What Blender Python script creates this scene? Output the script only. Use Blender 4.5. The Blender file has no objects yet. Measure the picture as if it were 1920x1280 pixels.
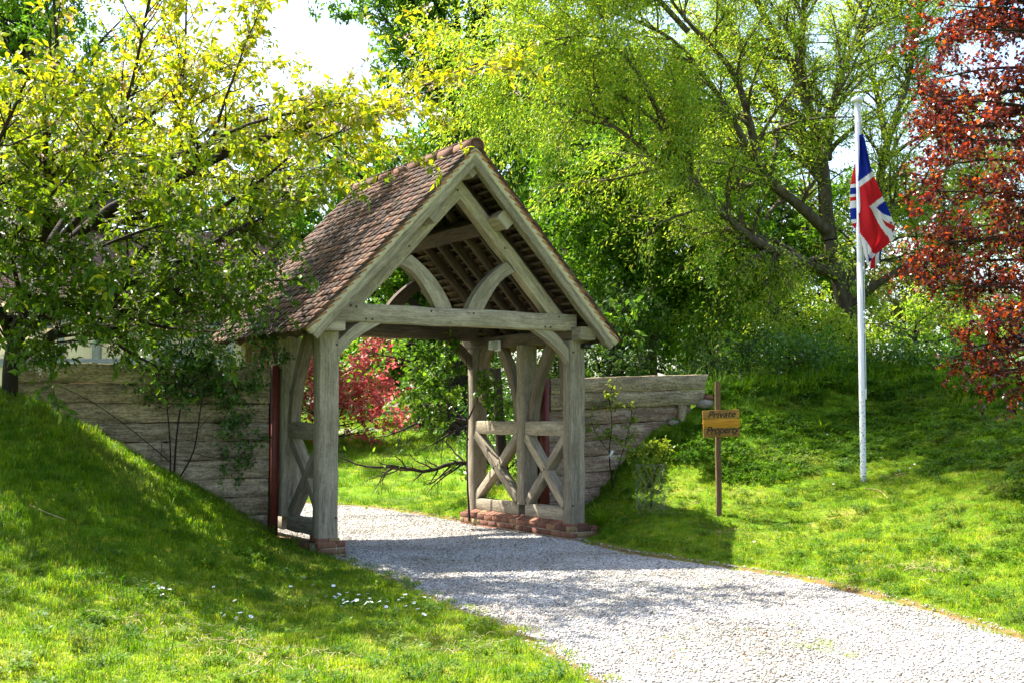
import bpy, math, random
import numpy as np
from mathutils import Matrix, Vector

SC = bpy.context.scene
COL = SC.collection
R = math.radians

# ------------------------------------------------------------------ camera, sky, sun, exposure
F_PX, HZ, CAM_H = 2246.0, 772.0, 1.6            # photograph is 1920 x 1280
PITCH = math.atan((HZ - 640) / F_PX)
cam_d = bpy.data.cameras.new('camera')
cam_d.sensor_width = 36.0
cam_d.lens = F_PX / 1920 * 36
cam_d.clip_end = 2000
cam = bpy.data.objects.new('camera', cam_d)
cam.location = (0, 0, CAM_H)
cam.rotation_euler = (math.pi / 2 + PITCH, 0, 0)
COL.objects.link(cam)
SC.camera = cam

SUN_AZ, SUN_EL = R(123), R(56.5)                   # azimuth the light travels towards (from +Y, clockwise), elevation
LIGHT = Vector((math.sin(SUN_AZ) * math.cos(SUN_EL), math.cos(SUN_AZ) * math.cos(SUN_EL), -math.sin(SUN_EL)))
world = bpy.data.worlds.new('World')
SC.world = world
world.use_nodes = True
wn = world.node_tree.nodes
sky = wn.new('ShaderNodeTexSky')
sky.sky_type = 'NISHITA'
sky.sun_disc = False
sky.sun_elevation = SUN_EL
sky.sun_rotation = math.atan2(-LIGHT.x, -LIGHT.y)
sky.air_density = 1.0
sky.dust_density = 2.5
sky.ozone_density = 1.0
wn['Background'].inputs['Strength'].default_value = 0.12
world.node_tree.links.new(sky.outputs[0], wn['Background'].inputs['Color'])
sun_d = bpy.data.lights.new('sun', 'SUN')
sun_d.energy = 5.0
sun_d.angle = R(0.53)
sun_d.color = (1.0, 0.95, 0.86)
sun = bpy.data.objects.new('sun', sun_d)
sun.rotation_euler = LIGHT.to_track_quat('-Z', 'Y').to_euler()
sun.location = (-8, 30, 25)
COL.objects.link(sun)
vs = SC.view_settings
vs.view_transform = 'Standard'
vs.look = 'None'
vs.exposure = 1.86
vs.gamma = 1.0
vs.use_curve_mapping = False
SC.render.engine = 'CYCLES'
SC.cycles.use_denoising = True
SC.cycles.max_bounces = 8
SC.cycles.diffuse_bounces = 4
SC.cycles.transmission_bounces = 6
SC.cycles.glossy_bounces = 3

# ------------------------------------------------------------------ pixel -> place helpers
TH = R(32)
cp_, sp_ = math.cos(PITCH), math.sin(PITCH)


def ray(x, y):
    a, c = (x - 960) / F_PX, -(y - 640) / F_PX
    return np.array([a, cp_ - c * sp_, sp_ + c * cp_])


def at(x, y, Y):
    """the point seen at pixel (x, y) of the photograph at depth Y"""
    r = ray(x, y)
    t = Y / r[1]
    return np.array([0, 0, CAM_H]) + t * r


def on_z(x, y, z=0.0):
    r = ray(x, y)
    return np.array([0, 0, CAM_H]) + (z - CAM_H) / r[2] * r


GO = on_z(634, 1040)                              # gate origin: inner front foot of its near post
GU = np.array([math.cos(TH), math.sin(TH), 0])
GV = np.array([-math.sin(TH), math.cos(TH), 0])


def G(u, v, z=0.0):
    p = GO + u * GU + v * GV
    return np.array([p[0], p[1], z])


def on_v(x, y, v):
    r = ray(x, y)
    c = np.array([0, 0, CAM_H])
    return c + np.dot(GV, GO + v * GV - c) / np.dot(GV, r) * r


def in_view(P, m=40):
    """mask of points inside the picture"""
    d = P - np.array([0, 0, CAM_H])
    yy = d[:, 1] * cp_ + d[:, 2] * sp_
    zz = -d[:, 1] * sp_ + d[:, 2] * cp_
    yy = np.maximum(yy, 0.01)
    x = 960 + F_PX * d[:, 0] / yy
    y = 640 - F_PX * zz / yy
    return (yy > 0.5) & (x > -m) & (x < 1920 + m) & (y > -m) & (y < 1280 + m)


# ------------------------------------------------------------------ object helpers
def tag(o, label=None, cat=None, group=None, kind=None):
    if label: o['label'] = label
    if cat: o['category'] = cat
    if group: o['group'] = group
    if kind: o['kind'] = kind
    return o


def empty(name, loc=(0, 0, 0), rz=0.0, parent=None):
    o = bpy.data.objects.new(name, None)
    o.empty_display_size = 0.2
    o.location = loc
    o.rotation_euler = (0, 0, rz)
    COL.objects.link(o)
    if parent: o.parent = parent
    return o


def link(name, me, m=None, parent=None):
    o = bpy.data.objects.new(name, me)
    if m is not None and not me.materials:
        me.materials.append(m)
    COL.objects.link(o)
    if parent: o.parent = parent
    return o


def mesh_np(name, V, faces, m=None, smooth=False, attrs=None, uv=None):
    """faces: list of index arrays with constant size, each (n, k)"""
    me = bpy.data.meshes.new(name)
    V = np.asarray(V, dtype=np.float32)
    me.vertices.add(len(V))
    me.vertices.foreach_set('co', V.ravel())
    fl = [np.asarray(f, dtype=np.int32) for f in faces if len(f)]
    nl = sum(f.size for f in fl)
    nf = sum(len(f) for f in fl)
    me.loops.add(nl)
    me.polygons.add(nf)
    me.loops.foreach_set('vertex_index', np.concatenate([f.ravel() for f in fl]))
    tot = np.concatenate([np.full(len(f), f.shape[1], dtype=np.int32) for f in fl])
    start = np.concatenate([[0], np.cumsum(tot)[:-1]]).astype(np.int32)
    me.polygons.foreach_set('loop_start', start)
    me.polygons.foreach_set('loop_total', tot)
    me.update(calc_edges=True)
    if smooth:
        me.polygons.foreach_set('use_smooth', np.ones(nf, dtype=bool))
    if attrs:
        for k, a in attrs.items():
            at_ = me.attributes.new(k, 'FLOAT', 'POINT')
            at_.data.foreach_set('value', np.asarray(a, dtype=np.float32))
    if uv is not None:
        lay = me.uv_layers.new(name='UVMap')
        li = np.concatenate([f.ravel() for f in fl])
        lay.data.foreach_set('uv', np.asarray(uv, dtype=np.float32)[li].ravel())
    if m is not None:
        me.materials.append(m)
    return me


# ------------------------------------------------------------------ materials
def new_mat(name):
    m = bpy.data.materials.new(name)
    m.use_nodes = True
    nt = m.node_tree
    return m, nt, nt.nodes['Principled BSDF']


def N(nt, typ, **kw):
    n = nt.nodes.new(typ)
    for k, v in kw.items():
        if k in n.inputs:
            n.inputs[k].default_value = v
        else:
            setattr(n, k, v)
    return n


def ramp(nt, stops, fac=None, interp='LINEAR'):
    n = nt.nodes.new('ShaderNodeValToRGB')
    e = n.color_ramp.elements
    n.color_ramp.interpolation = interp
    while len(e) < len(stops):
        e.new(0.5)
    for el, (p, c) in zip(e, stops):
        el.position = p
        el.color = (c[0], c[1], c[2], 1)
    if fac is not None:
        nt.links.new(fac, n.inputs[0])
    return n


def mixc(nt, a, b, fac, blend='MIX'):
    n = nt.nodes.new('ShaderNodeMix')
    n.data_type = 'RGBA'
    n.blend_type = blend
    for s, v in ((n.inputs[6], a), (n.inputs[7], b), (n.inputs[0], fac)):
        if isinstance(v, (int, float)):
            s.default_value = v
        elif isinstance(v, tuple):
            s.default_value = (*v, 1)
        else:
            nt.links.new(v, s)
    return n.outputs[2]


def rnd_source(nt, mode):
    if mode == 'object':
        return N(nt, 'ShaderNodeObjectInfo').outputs['Random']
    return N(nt, 'ShaderNodeAttribute', attribute_name='rnd').outputs['Fac']


def mapped(nt, coord, scale, offset=None):
    tc = N(nt, 'ShaderNodeTexCoord')
    mp = N(nt, 'ShaderNodeMapping')
    nt.links.new(tc.outputs[coord], mp.inputs[0])
    mp.inputs['Scale'].default_value = scale
    if offset is not None:
        nt.links.new(offset, mp.inputs['Location'])
    return mp.outputs[0]


def wood_mat(name, dark, mid, light, lichen=(0.30, 0.31, 0.18), lichen_amt=0.35, blotch=0.5, rough=0.85, bump=0.35, crack=0.6, stain=(0.1, 0.07, 0.045), stain_amt=0.0, grain=1.0, pits=0.0):
    m, nt, bs = new_mat(name)
    L = nt.links.new
    oi = N(nt, 'ShaderNodeObjectInfo')
    off = N(nt, 'ShaderNodeVectorMath', operation='SCALE')
    cmb = N(nt, 'ShaderNodeCombineXYZ')
    for i in range(3): L(oi.outputs['Random'], cmb.inputs[i])
    L(cmb.outputs[0], off.inputs[0]); off.inputs['Scale'].default_value = 37.0
    g1 = N(nt, 'ShaderNodeTexNoise', Scale=1.0, Detail=6.0, Roughness=0.65, Distortion=0.25)
    L(mapped(nt, 'UV', (2.2 * grain, 38 * grain, 1), off.outputs[0]), g1.inputs['Vector'])
    g2 = N(nt, 'ShaderNodeTexNoise', Scale=1.0, Detail=4.0, Roughness=0.6)
    L(mapped(nt, 'UV', (9, 150, 1), off.outputs[0]), g2.inputs['Vector'])
    b1 = N(nt, 'ShaderNodeTexNoise', Scale=3.2, Detail=5.0, Roughness=0.6)
    L(mapped(nt, 'UV', (0.7, 2.2, 1), off.outputs[0]), b1.inputs['Vector'])
    col = ramp(nt, [(0.25, dark), (0.5, mid), (0.75, light)], g1.outputs['Fac']).outputs[0]
    fine = ramp(nt, [(0.35, (0.55, 0.55, 0.55)), (0.62, (1.08, 1.08, 1.08))], g2.outputs['Fac']).outputs[0]
    col = mixc(nt, col, fine, 0.75, 'MULTIPLY')
    if pits:
        pn = N(nt, 'ShaderNodeTexNoise', Scale=1.0, Detail=8.0, Roughness=0.75)
        L(mapped(nt, 'UV', (26, 42, 1), off.outputs[0]), pn.inputs['Vector'])
        col = mixc(nt, col, ramp(nt, [(0.40, (0.28, 0.24, 0.2)), (0.52, (1.0, 1.0, 1.0)), (0.64, (1.22, 1.2, 1.15))], pn.outputs['Fac']).outputs[0], pits, 'MULTIPLY')
    bl = ramp(nt, [(0.38, (0.45, 0.43, 0.42)), (0.62, (1.1, 1.1, 1.1))], b1.outputs['Fac']).outputs[0]
    col = mixc(nt, col, bl, blotch, 'MULTIPLY')
    ln = N(nt, 'ShaderNodeTexNoise', Scale=14.0, Detail=7.0, Roughness=0.7)
    L(mapped(nt, 'UV', (1, 1.6, 1), off.outputs[0]), ln.inputs['Vector'])
    lf = ramp(nt, [(0.52, (0, 0, 0)), (0.68, (1, 1, 1))], ln.outputs['Fac'])
    lm = N(nt, 'ShaderNodeMath', operation='MULTIPLY'); lm.inputs[1].default_value = lichen_amt
    L(lf.outputs[0], lm.inputs[0])
    col = mixc(nt, col, lichen, lm.outputs[0])
    ck = N(nt, 'ShaderNodeTexNoise', Scale=1.0, Detail=2.0, Roughness=0.5, Distortion=0.6)
    L(mapped(nt, 'UV', (0.55, 13, 1), off.outputs[0]), ck.inputs['Vector'])
    cf = ramp(nt, [(0.492, (1, 1, 1)), (0.5, (0, 0, 0)), (0.508, (1, 1, 1))], ck.outputs['Fac'])
    ckm = mixc(nt, (1.0, 1.0, 1.0), cf.outputs[0], crack)
    col = mixc(nt, col, ckm, 0.85, 'MULTIPLY')
    if stain_amt:
        sn = N(nt, 'ShaderNodeTexNoise', Scale=2.3, Detail=5.0, Roughness=0.65)
        L(mapped(nt, 'UV', (0.9, 2.6, 1), off.outputs[0]), sn.inputs['Vector'])
        sf = ramp(nt, [(0.5, (0, 0, 0)), (0.66, (1, 1, 1))], sn.outputs['Fac'])
        sm = N(nt, 'ShaderNodeMath', operation='MULTIPLY'); sm.inputs[1].default_value = stain_amt
        L(sf.outputs[0], sm.inputs[0])
        col = mixc(nt, col, stain, sm.outputs[0])
    hs = N(nt, 'ShaderNodeHueSaturation')
    vr = N(nt, 'ShaderNodeMapRange'); L(oi.outputs['Random'], vr.inputs[0])
    vr.inputs['To Min'].default_value = 0.76; vr.inputs['To Max'].default_value = 1.16
    L(vr.outputs[0], hs.inputs['Value']); L(col, hs.inputs['Color'])
    L(hs.outputs[0], bs.inputs['Base Color'])
    bs.inputs['Roughness'].default_value = rough
    bs.inputs['Specular IOR Level'].default_value = 0.25
    hsum = N(nt, 'ShaderNodeMath', operation='MULTIPLY_ADD')
    L(g1.outputs['Fac'], hsum.inputs[0]); hsum.inputs[1].default_value = 0.8; L(g2.outputs['Fac'], hsum.inputs[2])
    h2 = N(nt, 'ShaderNodeMath', operation='MULTIPLY_ADD')
    L(cf.outputs[0], h2.inputs[0]); h2.inputs[1].default_value = 0.8 * crack; L(hsum.outputs[0], h2.inputs[2])
    bp = N(nt, 'ShaderNodeBump', Strength=bump, Distance=0.012)
    L(h2.outputs[0], bp.inputs['Height']); L(bp.outputs[0], bs.inputs['Normal'])
    return m


def leaf_mat(name, stops, mode='attr', trans=0.5, rough=0.45, spec=0.35, tmul=(1.25, 1.2, 0.6)):
    m, nt, bs = new_mat(name)
    L = nt.links.new
    c = ramp(nt, stops, rnd_source(nt, mode)).outputs[0]
    n2 = N(nt, 'ShaderNodeTexNoise', Scale=60.0, Detail=2.0)
    geo = N(nt, 'ShaderNodeNewGeometry')
    L(geo.outputs['Position'], n2.inputs['Vector'])
    v = ramp(nt, [(0.3, (0.78, 0.78, 0.78)), (0.7, (1.12, 1.12, 1.12))], n2.outputs['Fac']).outputs[0]
    c = mixc(nt, c, v, 0.7, 'MULTIPLY')
    L(c, bs.inputs['Base Color'])
    bs.inputs['Roughness'].default_value = rough
    bs.inputs['Specular IOR Level'].default_value = spec
    tr = N(nt, 'ShaderNodeBsdfTranslucent')
    tc = mixc(nt, c, tmul, 1.0, 'MULTIPLY')
    L(tc, tr.inputs['Color'])
    mx = N(nt, 'ShaderNodeMixShader')
    mx.inputs[0].default_value = trans
    L(bs.outputs[0], mx.inputs[1]); L(tr.outputs[0], mx.inputs[2])
    L(mx.outputs[0], nt.nodes['Material Output'].inputs['Surface'])
    return m


def noise_mat(name, stops, scale=8.0, rough=0.9, bump=0.3, dist=0.01, coord='Object', detail=6.0, spec=0.2, stretch=(1, 1, 1), vary=0.0, mode='object', metallic=0.0):
    m, nt, bs = new_mat(name)
    L = nt.links.new
    n = N(nt, 'ShaderNodeTexNoise', Scale=scale, Detail=detail, Roughness=0.65)
    L(mapped(nt, coord, stretch), n.inputs['Vector'])
    c = ramp(nt, stops, n.outputs['Fac']).outputs[0]
    if vary:
        r = rnd_source(nt, mode)
        vr = N(nt, 'ShaderNodeMapRange'); L(r, vr.inputs[0])
        vr.inputs['To Min'].default_value = 1 - vary; vr.inputs['To Max'].default_value = 1 + vary
        hs = N(nt, 'ShaderNodeHueSaturation'); L(vr.outputs[0], hs.inputs['Value']); L(c, hs.inputs['Color'])
        c = hs.outputs[0]
    L(c, bs.inputs['Base Color'])
    bs.inputs['Roughness'].default_value = rough
    bs.inputs['Specular IOR Level'].default_value = spec
    bs.inputs['Metallic'].default_value = metallic
    if bump:
        bp = N(nt, 'ShaderNodeBump', Strength=bump, Distance=dist)
        L(n.outputs['Fac'], bp.inputs['Height']); L(bp.outputs[0], bs.inputs['Normal'])
    return m


def ramped_rnd_mat(name, stops, mode, scale=30.0, rough=0.85, bump=0.4, dist=0.004, blot=0.6, moss=None, spec=0.2):
    """colour picked per piece, broken up by noise"""
    m, nt, bs = new_mat(name)
    L = nt.links.new
    c = ramp(nt, stops, rnd_source(nt, mode)).outputs[0]
    geo = N(nt, 'ShaderNodeNewGeometry')
    n = N(nt, 'ShaderNodeTexNoise', Scale=scale, Detail=6.0, Roughness=0.7)
    L(geo.outputs['Position'], n.inputs['Vector'])
    v = ramp(nt, [(0.3, (0.5, 0.5, 0.5)), (0.7, (1.25, 1.25, 1.25))], n.outputs['Fac']).outputs[0]
    c = mixc(nt, c, v, blot, 'MULTIPLY')
    if moss:
        n2 = N(nt, 'ShaderNodeTexNoise', Scale=7.0, Detail=6.0, Roughness=0.7)
        L(geo.outputs['Position'], n2.inputs['Vector'])
        f = ramp(nt, [(0.55, (0, 0, 0)), (0.72, (0.8, 0.8, 0.8))], n2.outputs['Fac']).outputs[0]
        c = mixc(nt, c, moss, f)
    L(c, bs.inputs['Base Color'])
    bs.inputs['Roughness'].default_value = rough
    bs.inputs['Specular IOR Level'].default_value = spec
    bp = N(nt, 'ShaderNodeBump', Strength=bump, Distance=dist)
    L(n.outputs['Fac'], bp.inputs['Height']); L(bp.outputs[0], bs.inputs['Normal'])
    return m


M = {}
M['oak'] = wood_mat('weathered_oak', (0.27, 0.215, 0.15), (0.42, 0.35, 0.25), (0.56, 0.485, 0.37), lichen=(0.46, 0.44, 0.26), lichen_amt=0.4, pits=0.22, stain=(0.16, 0.13, 0.09), stain_amt=0.3)
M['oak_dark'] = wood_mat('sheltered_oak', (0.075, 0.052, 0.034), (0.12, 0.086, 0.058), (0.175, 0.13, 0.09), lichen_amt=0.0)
M['sleeper'] = wood_mat('weathered_sleeper', (0.29, 0.205, 0.12), (0.51, 0.39, 0.24), (0.73, 0.595, 0.405), lichen=(0.46, 0.41, 0.18), lichen_amt=0.6, pits=0.65, blotch=0.65, stain_amt=0.6, stain=(0.06, 0.05, 0.038), bump=0.7, grain=1.15)
M['sleeper_pale'] = wood_mat('pale_sleeper', (0.32, 0.225, 0.145), (0.59, 0.455, 0.30), (0.80, 0.67, 0.48), lichen=(0.70, 0.62, 0.46), lichen_amt=0.6, pits=0.65, blotch=0.65, stain_amt=0.5, stain=(0.13, 0.085, 0.06), bump=0.7, grain=1.15)
M['sleeper_red'] = wood_mat('reddish_sleeper', (0.26, 0.165, 0.115), (0.46, 0.33, 0.235), (0.66, 0.53, 0.41), lichen=(0.62, 0.54, 0.42), lichen_amt=0.5, pits=0.6, blotch=0.65, stain_amt=0.7, stain=(0.19, 0.085, 0.055), bump=0.7, grain=1.1)
M['oak_mid'] = wood_mat('browned_oak', (0.15, 0.11, 0.075), (0.24, 0.185, 0.13), (0.34, 0.275, 0.205), lichen_amt=0.1, pits=0.2)
M['tile_o'] = ramped_rnd_mat('clay_tile', [(0.0, (0.040, 0.029, 0.025)), (0.4, (0.075, 0.044, 0.033)), (0.75, (0.12, 0.064, 0.044)), (1.0, (0.19, 0.098, 0.062))], 'object', blot=0.8, moss=(0.20, 0.17, 0.10))
M['tile_a'] = ramped_rnd_mat('clay_tile_course', [(0.0, (0.040, 0.029, 0.025)), (0.4, (0.075, 0.044, 0.033)), (0.75, (0.12, 0.064, 0.044)), (1.0, (0.19, 0.098, 0.062))], 'attr', blot=0.8, moss=(0.20, 0.17, 0.10))
M['ridge'] = ramped_rnd_mat('ridge_clay', [(0.0, (0.11, 0.056, 0.04)), (0.6, (0.17, 0.085, 0.056)), (1.0, (0.23, 0.12, 0.08))], 'object', scale=18, moss=(0.13, 0.11, 0.09))
M['verge_edge'] = ramped_rnd_mat('tile_edge_clay', [(0.0, (0.38, 0.15, 0.06)), (1.0, (0.5, 0.24, 0.10))], 'object')
M['mortar'] = noise_mat('lime_mortar', [(0.3, (0.42, 0.36, 0.25)), (0.7, (0.60, 0.53, 0.40))], 25, bump=0.6, dist=0.006)
M['brick'] = ramped_rnd_mat('red_brick', [(0.0, (0.13, 0.058, 0.04)), (0.5, (0.20, 0.085, 0.055)), (0.85, (0.27, 0.125, 0.075)), (1.0, (0.28, 0.21, 0.10))], 'object', scale=40, blot=.8, moss=(0.22, 0.2, 0.09))
M['red_paint'] = noise_mat('red_oxide_paint', [(0.3, (0.13, 0.024, 0.016)), (0.7, (0.20, 0.04, 0.025))], 9, rough=0.55, bump=0.15, spec=0.4)
M['peg'] = noise_mat('oak_peg', [(0.3, (0.05, 0.035, 0.025)), (0.7, (0.1, 0.075, 0.05))], 60, bump=0)
M['white_paint'] = noise_mat('white_gloss_paint', [(0.36, (0.60, 0.62, 0.62)), (0.6, (0.82, 0.83, 0.83))], 3, rough=0.3, bump=0.02, spec=0.5)
M['bark'] = noise_mat('dark_bark', [(0.3, (0.014, 0.010, 0.007)), (0.55, (0.036, 0.026, 0.019)), (0.75, (0.075, 0.06, 0.042))], 9, bump=0.9, dist=0.03, stretch=(1, 1, 0.35))
M['bark_pale'] = noise_mat('grey_bark', [(0.3, (0.05, 0.036, 0.025)), (0.55, (0.11, 0.085, 0.06)), (0.75, (0.19, 0.155, 0.115))], 8, bump=0.9, dist=0.03, stretch=(1, 1, 0.35))
M['soil'] = noise_mat('earth', [(0.3, (0.10, 0.055, 0.03)), (0.7, (0.22, 0.13, 0.07))], 12, bump=0.7, dist=0.02)

# ------------------------------------------------------------------ lie of the land
CTRL = []


def cz(P): CTRL.append((P[0], P[1], P[2]))


for px, py in ((26, 741), (93, 784), (163, 820), (260, 877), (325, 906), (406, 946), (496, 981)): cz(on_v(px, py, 1.27))
for px, py, Y in ((0, 745, 12.4), (0, 860, 11), (0, 1000, 9.6), (0, 1130, 8.3), (0, 1280, 7.0), (200, 1000, 10.3), (200, 1150, 8.4), (200, 1280, 7.1), (400, 1050, 10.9), (400, 1180, 8.7), (530, 1075, 11.6), (230, 900, 11.6), (1348, 962, 15.0), (1250, 950, 15.5), (1290, 880, 16.5), (1230, 990, 14.5), (1140, 965, 15.6), (1500, 1000, 13.9), (1500, 930, 15.4), (1500, 850, 17.2), (1500, 780, 19), (1450, 712, 20.5), (1619, 902, 15.9), (1700, 1000, 13), (1700, 850, 16.8), (1700, 770, 19), (1650, 702, 21), (1900, 1100, 10.8), (1900, 1000, 12.2), (1900, 900, 14), (1900, 800, 16.5), (1900, 735, 18.5), (1350, 1040, 12.6), (1600, 1075, 11.4)):
    cz(at(px, py, Y))
for px, py in ((1120, 930), (1150, 880), (1190, 838), (1225, 803), (1275, 775), (1312, 757)): cz(on_v(px, py, 1.27))
for px, py in ((740, 1085), (860, 1140), (950, 1170), (1050, 1230), (1130, 1280), (600, 1180), (1100, 1012), (1180, 1035), (1370, 1065), (1500, 1080), (1700, 1130), (1920, 1195), (900, 1050), (1200, 1150), (1500, 1200), (640, 945), (750, 955), (870, 978)): cz(on_z(px, py, 0.0))
for u, v, z in ((0, 0, 0), (1.6, 0, 0), (3.1, 0, 0), (0, 1.3, 0), (1.6, 1.3, 0), (3.1, 1.3, 0), (0, 2.6, 0), (1.6, 2.6, 0), (3.1, 2.6, 0), (3.9, 2.4, 0.45), (-0.4, 0.5, 0.12), (-0.35, -0.15, 0.06), (-1.5, 2.6, 0.4), (-4, 3, 1.2)): cz(G(u, v, z))
CTRL += [(-8, 12, 1.9), (-10, 16, 1.7), (-8, 8, 0.75), (-6, 5, 0.25), (-3, 3, 0), (0, 3, 0), (3, 3, 0), (7, 4, 0.2), (-7, 20, 0.6), (-10, 30, 0.6), (-2, 26, 0.22), (-3, 32, 0.62), (-4, 40, 1.15), (2, 22, 0.7), (10, 12, 1.1), (10, 20, 2.3), (7, 6, 0.15), (4, 25, 1.9), (9, 27, 1.9), (2.2, 18.9, 1.85), (1.0, 18.4, 0.9), (0, 60, 1.9), (-14, 60, 2), (14, 60, 2.2), (14, 40, 2.1), (-14, 42, 1.0), (14, 5, 0.5), (14, 26, 2.1), (-14, 5, 0.8), (-14, 16, 1.5), (0, -6, 0), (-12, -6, 0.2), (12, -6, 0.2), (5, 34, 1.5)]
CT = np.array(CTRL, dtype=float)


def tps_k(d2):
    return np.where(d2 > 1e-12, 0.5 * d2 * np.log(d2 + 1e-12), 0.0)


_n = len(CT)
_K = tps_k(((CT[:, None, :2] - CT[None, :, :2]) ** 2).sum(-1)) + np.eye(_n) * 0.03
_P = np.c_[np.ones(_n), CT[:, :2]]
_A = np.block([[_K, _P], [_P.T, np.zeros((3, 3))]])
_W = np.linalg.solve(_A, np.r_[CT[:, 2], 0, 0, 0])

DRIVE = np.array([G(-0.02, -0.05)[:2], (-1.83, 13.15), (-1.13, 11.61), (-0.44, 9.89), (-0.04, 9.15), (0.31, 7.97), (0.54, 7.19), (0.95, 5.5), (1.3, 2), (1.5, -4), (7, -4), (5.2, 3), (4.2, 6.5), (3.64, 8.62), (3.31, 10.17), (2.81, 11.8), (2.24, 12.5), (1.34, 13.85), tuple(G(3.16, -0.25)[:2]), tuple(G(3.2, 0)[:2]), tuple(G(3.2, 2.75)[:2]), (-0.7, 17.7), (-1.84, 19.8), (-2.96, 20.94), (-6, 23.0), (-12, 24.5), (-12, 21.5), (-6, 19.4), (-3.6, 17.6), tuple(G(-0.02, 2.75)[:2])])


def inside(P, poly=DRIVE):
    x, y = P[:, 0], P[:, 1]
    c = np.zeros(len(P), bool)
    j = len(poly) - 1
    for i in range(len(poly)):
        xi, yi = poly[i]; xj, yj = poly[j]
        cond = ((yi > y) != (yj > y))
        t = (xj - xi) * (y - yi) / (yj - yi + 1e-12) + xi
        c ^= cond & (x < t)
        j = i
    return c


def edge_dist(P, poly=DRIVE):
    d = np.full(len(P), 1e9)
    for i in range(len(poly)):
        a, b = np.array(poly[i]), np.array(poly[(i + 1) % len(poly)])
        ab = b - a
        t = np.clip(((P[:, :2] - a) @ ab) / (ab @ ab), 0, 1)
        d = np.minimum(d, np.hypot(*(P[:, :2] - a - t[:, None] * ab).T))
    return d


def hash_noise(x, y, seed=0):
    """smooth value noise, numpy"""
    xi, yi = np.floor(x).astype(int), np.floor(y).astype(int)
    fx, fy = x - xi, y - yi
    fx = fx * fx * (3 - 2 * fx); fy = fy * fy * (3 - 2 * fy)
    def h(a, b):
        n = (a * 374761393 + b * 668265263 + seed * 1442695041) & 0x7fffffff
        n = ((n ^ (n >> 13)) * 1274126177) & 0x7fffffff
        return ((n ^ (n >> 16)) & 0xffff) / 65535.0
    return (h(xi, yi) * (1 - fx) + h(xi + 1, yi) * fx) * (1 - fy) + (h(xi, yi + 1) * (1 - fx) + h(xi + 1, yi + 1) * fx) * fy


def height(P, rough=True):
    """ground height under points (n,2)"""
    P = np.asarray(P, float)
    Q = np.c_[np.clip(P[:, 0], -14, 14), np.clip(P[:, 1], -6, 60)]
    z = np.empty(len(Q))
    for i in range(0, len(Q), 20000):
        q = Q[i:i + 20000]
        k = tps_k(((q[:, None, :] - CT[None, :, :2]) ** 2).sum(-1))
        z[i:i + 20000] = k @ _W[:_n] + _W[_n] + q @ _W[_n + 1:]
    if rough:
        ed_ = edge_dist(P)
        e = np.clip(ed_ / 0.6, 0, 1) * ~inside(P)
        q_ = np.clip(ed_ / 0.7, 0, 1)
        z = np.where(inside(P), np.minimum(z, 0) * 0 , z * (q_ * q_ * (3 - 2 * q_)) + 0.012 * (1 - q_))
        z = z + e * (0.11 * (hash_noise(P[:, 0] * 1.1, P[:, 1] * 1.1, 1) - 0.5) + 0.05 * (hash_noise(P[:, 0] * 4, P[:, 1] * 4, 2) - 0.5))
    return z


def h1(x, y): return float(height(np.array([[x, y]]))[0])


# ---- ground sheet
def axis(lo, hi, step, far, g=1.25):
    a = list(np.arange(lo, hi + 1e-6, step))
    s = step; b = hi
    while b < far: s *= g; b += s; a.append(b)
    s = step; b = lo
    while b > -far: s *= g; b -= s; a.insert(0, b)
    return np.array(a)


gx, gy = axis(-8, 9, 0.14, 600), axis(5, 24, 0.15, 900)
XX, YY = np.meshgrid(gx, gy)
gp = np.c_[XX.ravel(), YY.ravel()]
gz = height(gp)
ins = inside(gp)
ed = edge_dist(gp)
gz = np.where(ins, -0.3 * np.minimum(ed, 0.25), gz)
nx, ny = len(gx), len(gy)
idx = np.arange(nx * ny).reshape(ny, nx)
gf = np.stack([idx[:-1, :-1], idx[:-1, 1:], idx[1:, 1:], idx[1:, :-1]], -1).reshape(-1, 4)

m, nt, bs = new_mat('lawn_ground')
L = nt.links.new
geo = N(nt, 'ShaderNodeNewGeometry')
n1 = N(nt, 'ShaderNodeTexNoise', Scale=0.9, Detail=6.0, Roughness=0.65); L(geo.outputs['Position'], n1.inputs['Vector'])
n2 = N(nt, 'ShaderNodeTexNoise', Scale=22.0, Detail=5.0, Roughness=0.7); L(geo.outputs['Position'], n2.inputs['Vector'])
c = ramp(nt, [(0.35, (0.07, 0.15, 0.006)), (0.54, (0.12, 0.21, 0.008)), (0.72, (0.24, 0.22, 0.05))], n1.outputs['Fac']).outputs[0]
c = mixc(nt, c, ramp(nt, [(0.3, (0.55, 0.55, 0.5)), (0.7, (1.3, 1.3, 1.2))], n2.outputs['Fac']).outputs[0], 0.9, 'MULTIPLY')
ea = N(nt, 'ShaderNodeAttribute', attribute_name='edge')
am = N(nt, 'ShaderNodeMath', operation='MULTIPLY_ADD'); L(n2.outputs['Fac'], am.inputs[0]); am.inputs[1].default_value = 0.45; L(ea.outputs['Fac'], am.inputs[2])
ef = ramp(nt, [(0.24, (1, 1, 1)), (0.38, (0, 0, 0))], am.outputs[0]).outputs[0]
c = mixc(nt, c, (0.19, 0.11, 0.05), ef)
L(c, bs.inputs['Base Color'])
bs.inputs['Roughness'].default_value = 0.95
bs.inputs['Specular IOR Level'].default_value = 0.1
bp = N(nt, 'ShaderNodeBump', Strength=0.8, Distance=0.03); L(n2.outputs['Fac'], bp.inputs['Height']); L(bp.outputs[0], bs.inputs['Normal'])
M['lawn'] = m
edge_attr = np.where(ins, 0.0, np.clip(ed, 0, 2))
go = link('ground', mesh_np('ground', np.c_[gp, gz], [gf], M['lawn'], smooth=True, attrs={'edge': edge_attr}))
tag(go, 'sloping grass banks and lawn running to the horizon', 'ground', kind='structure')

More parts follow.
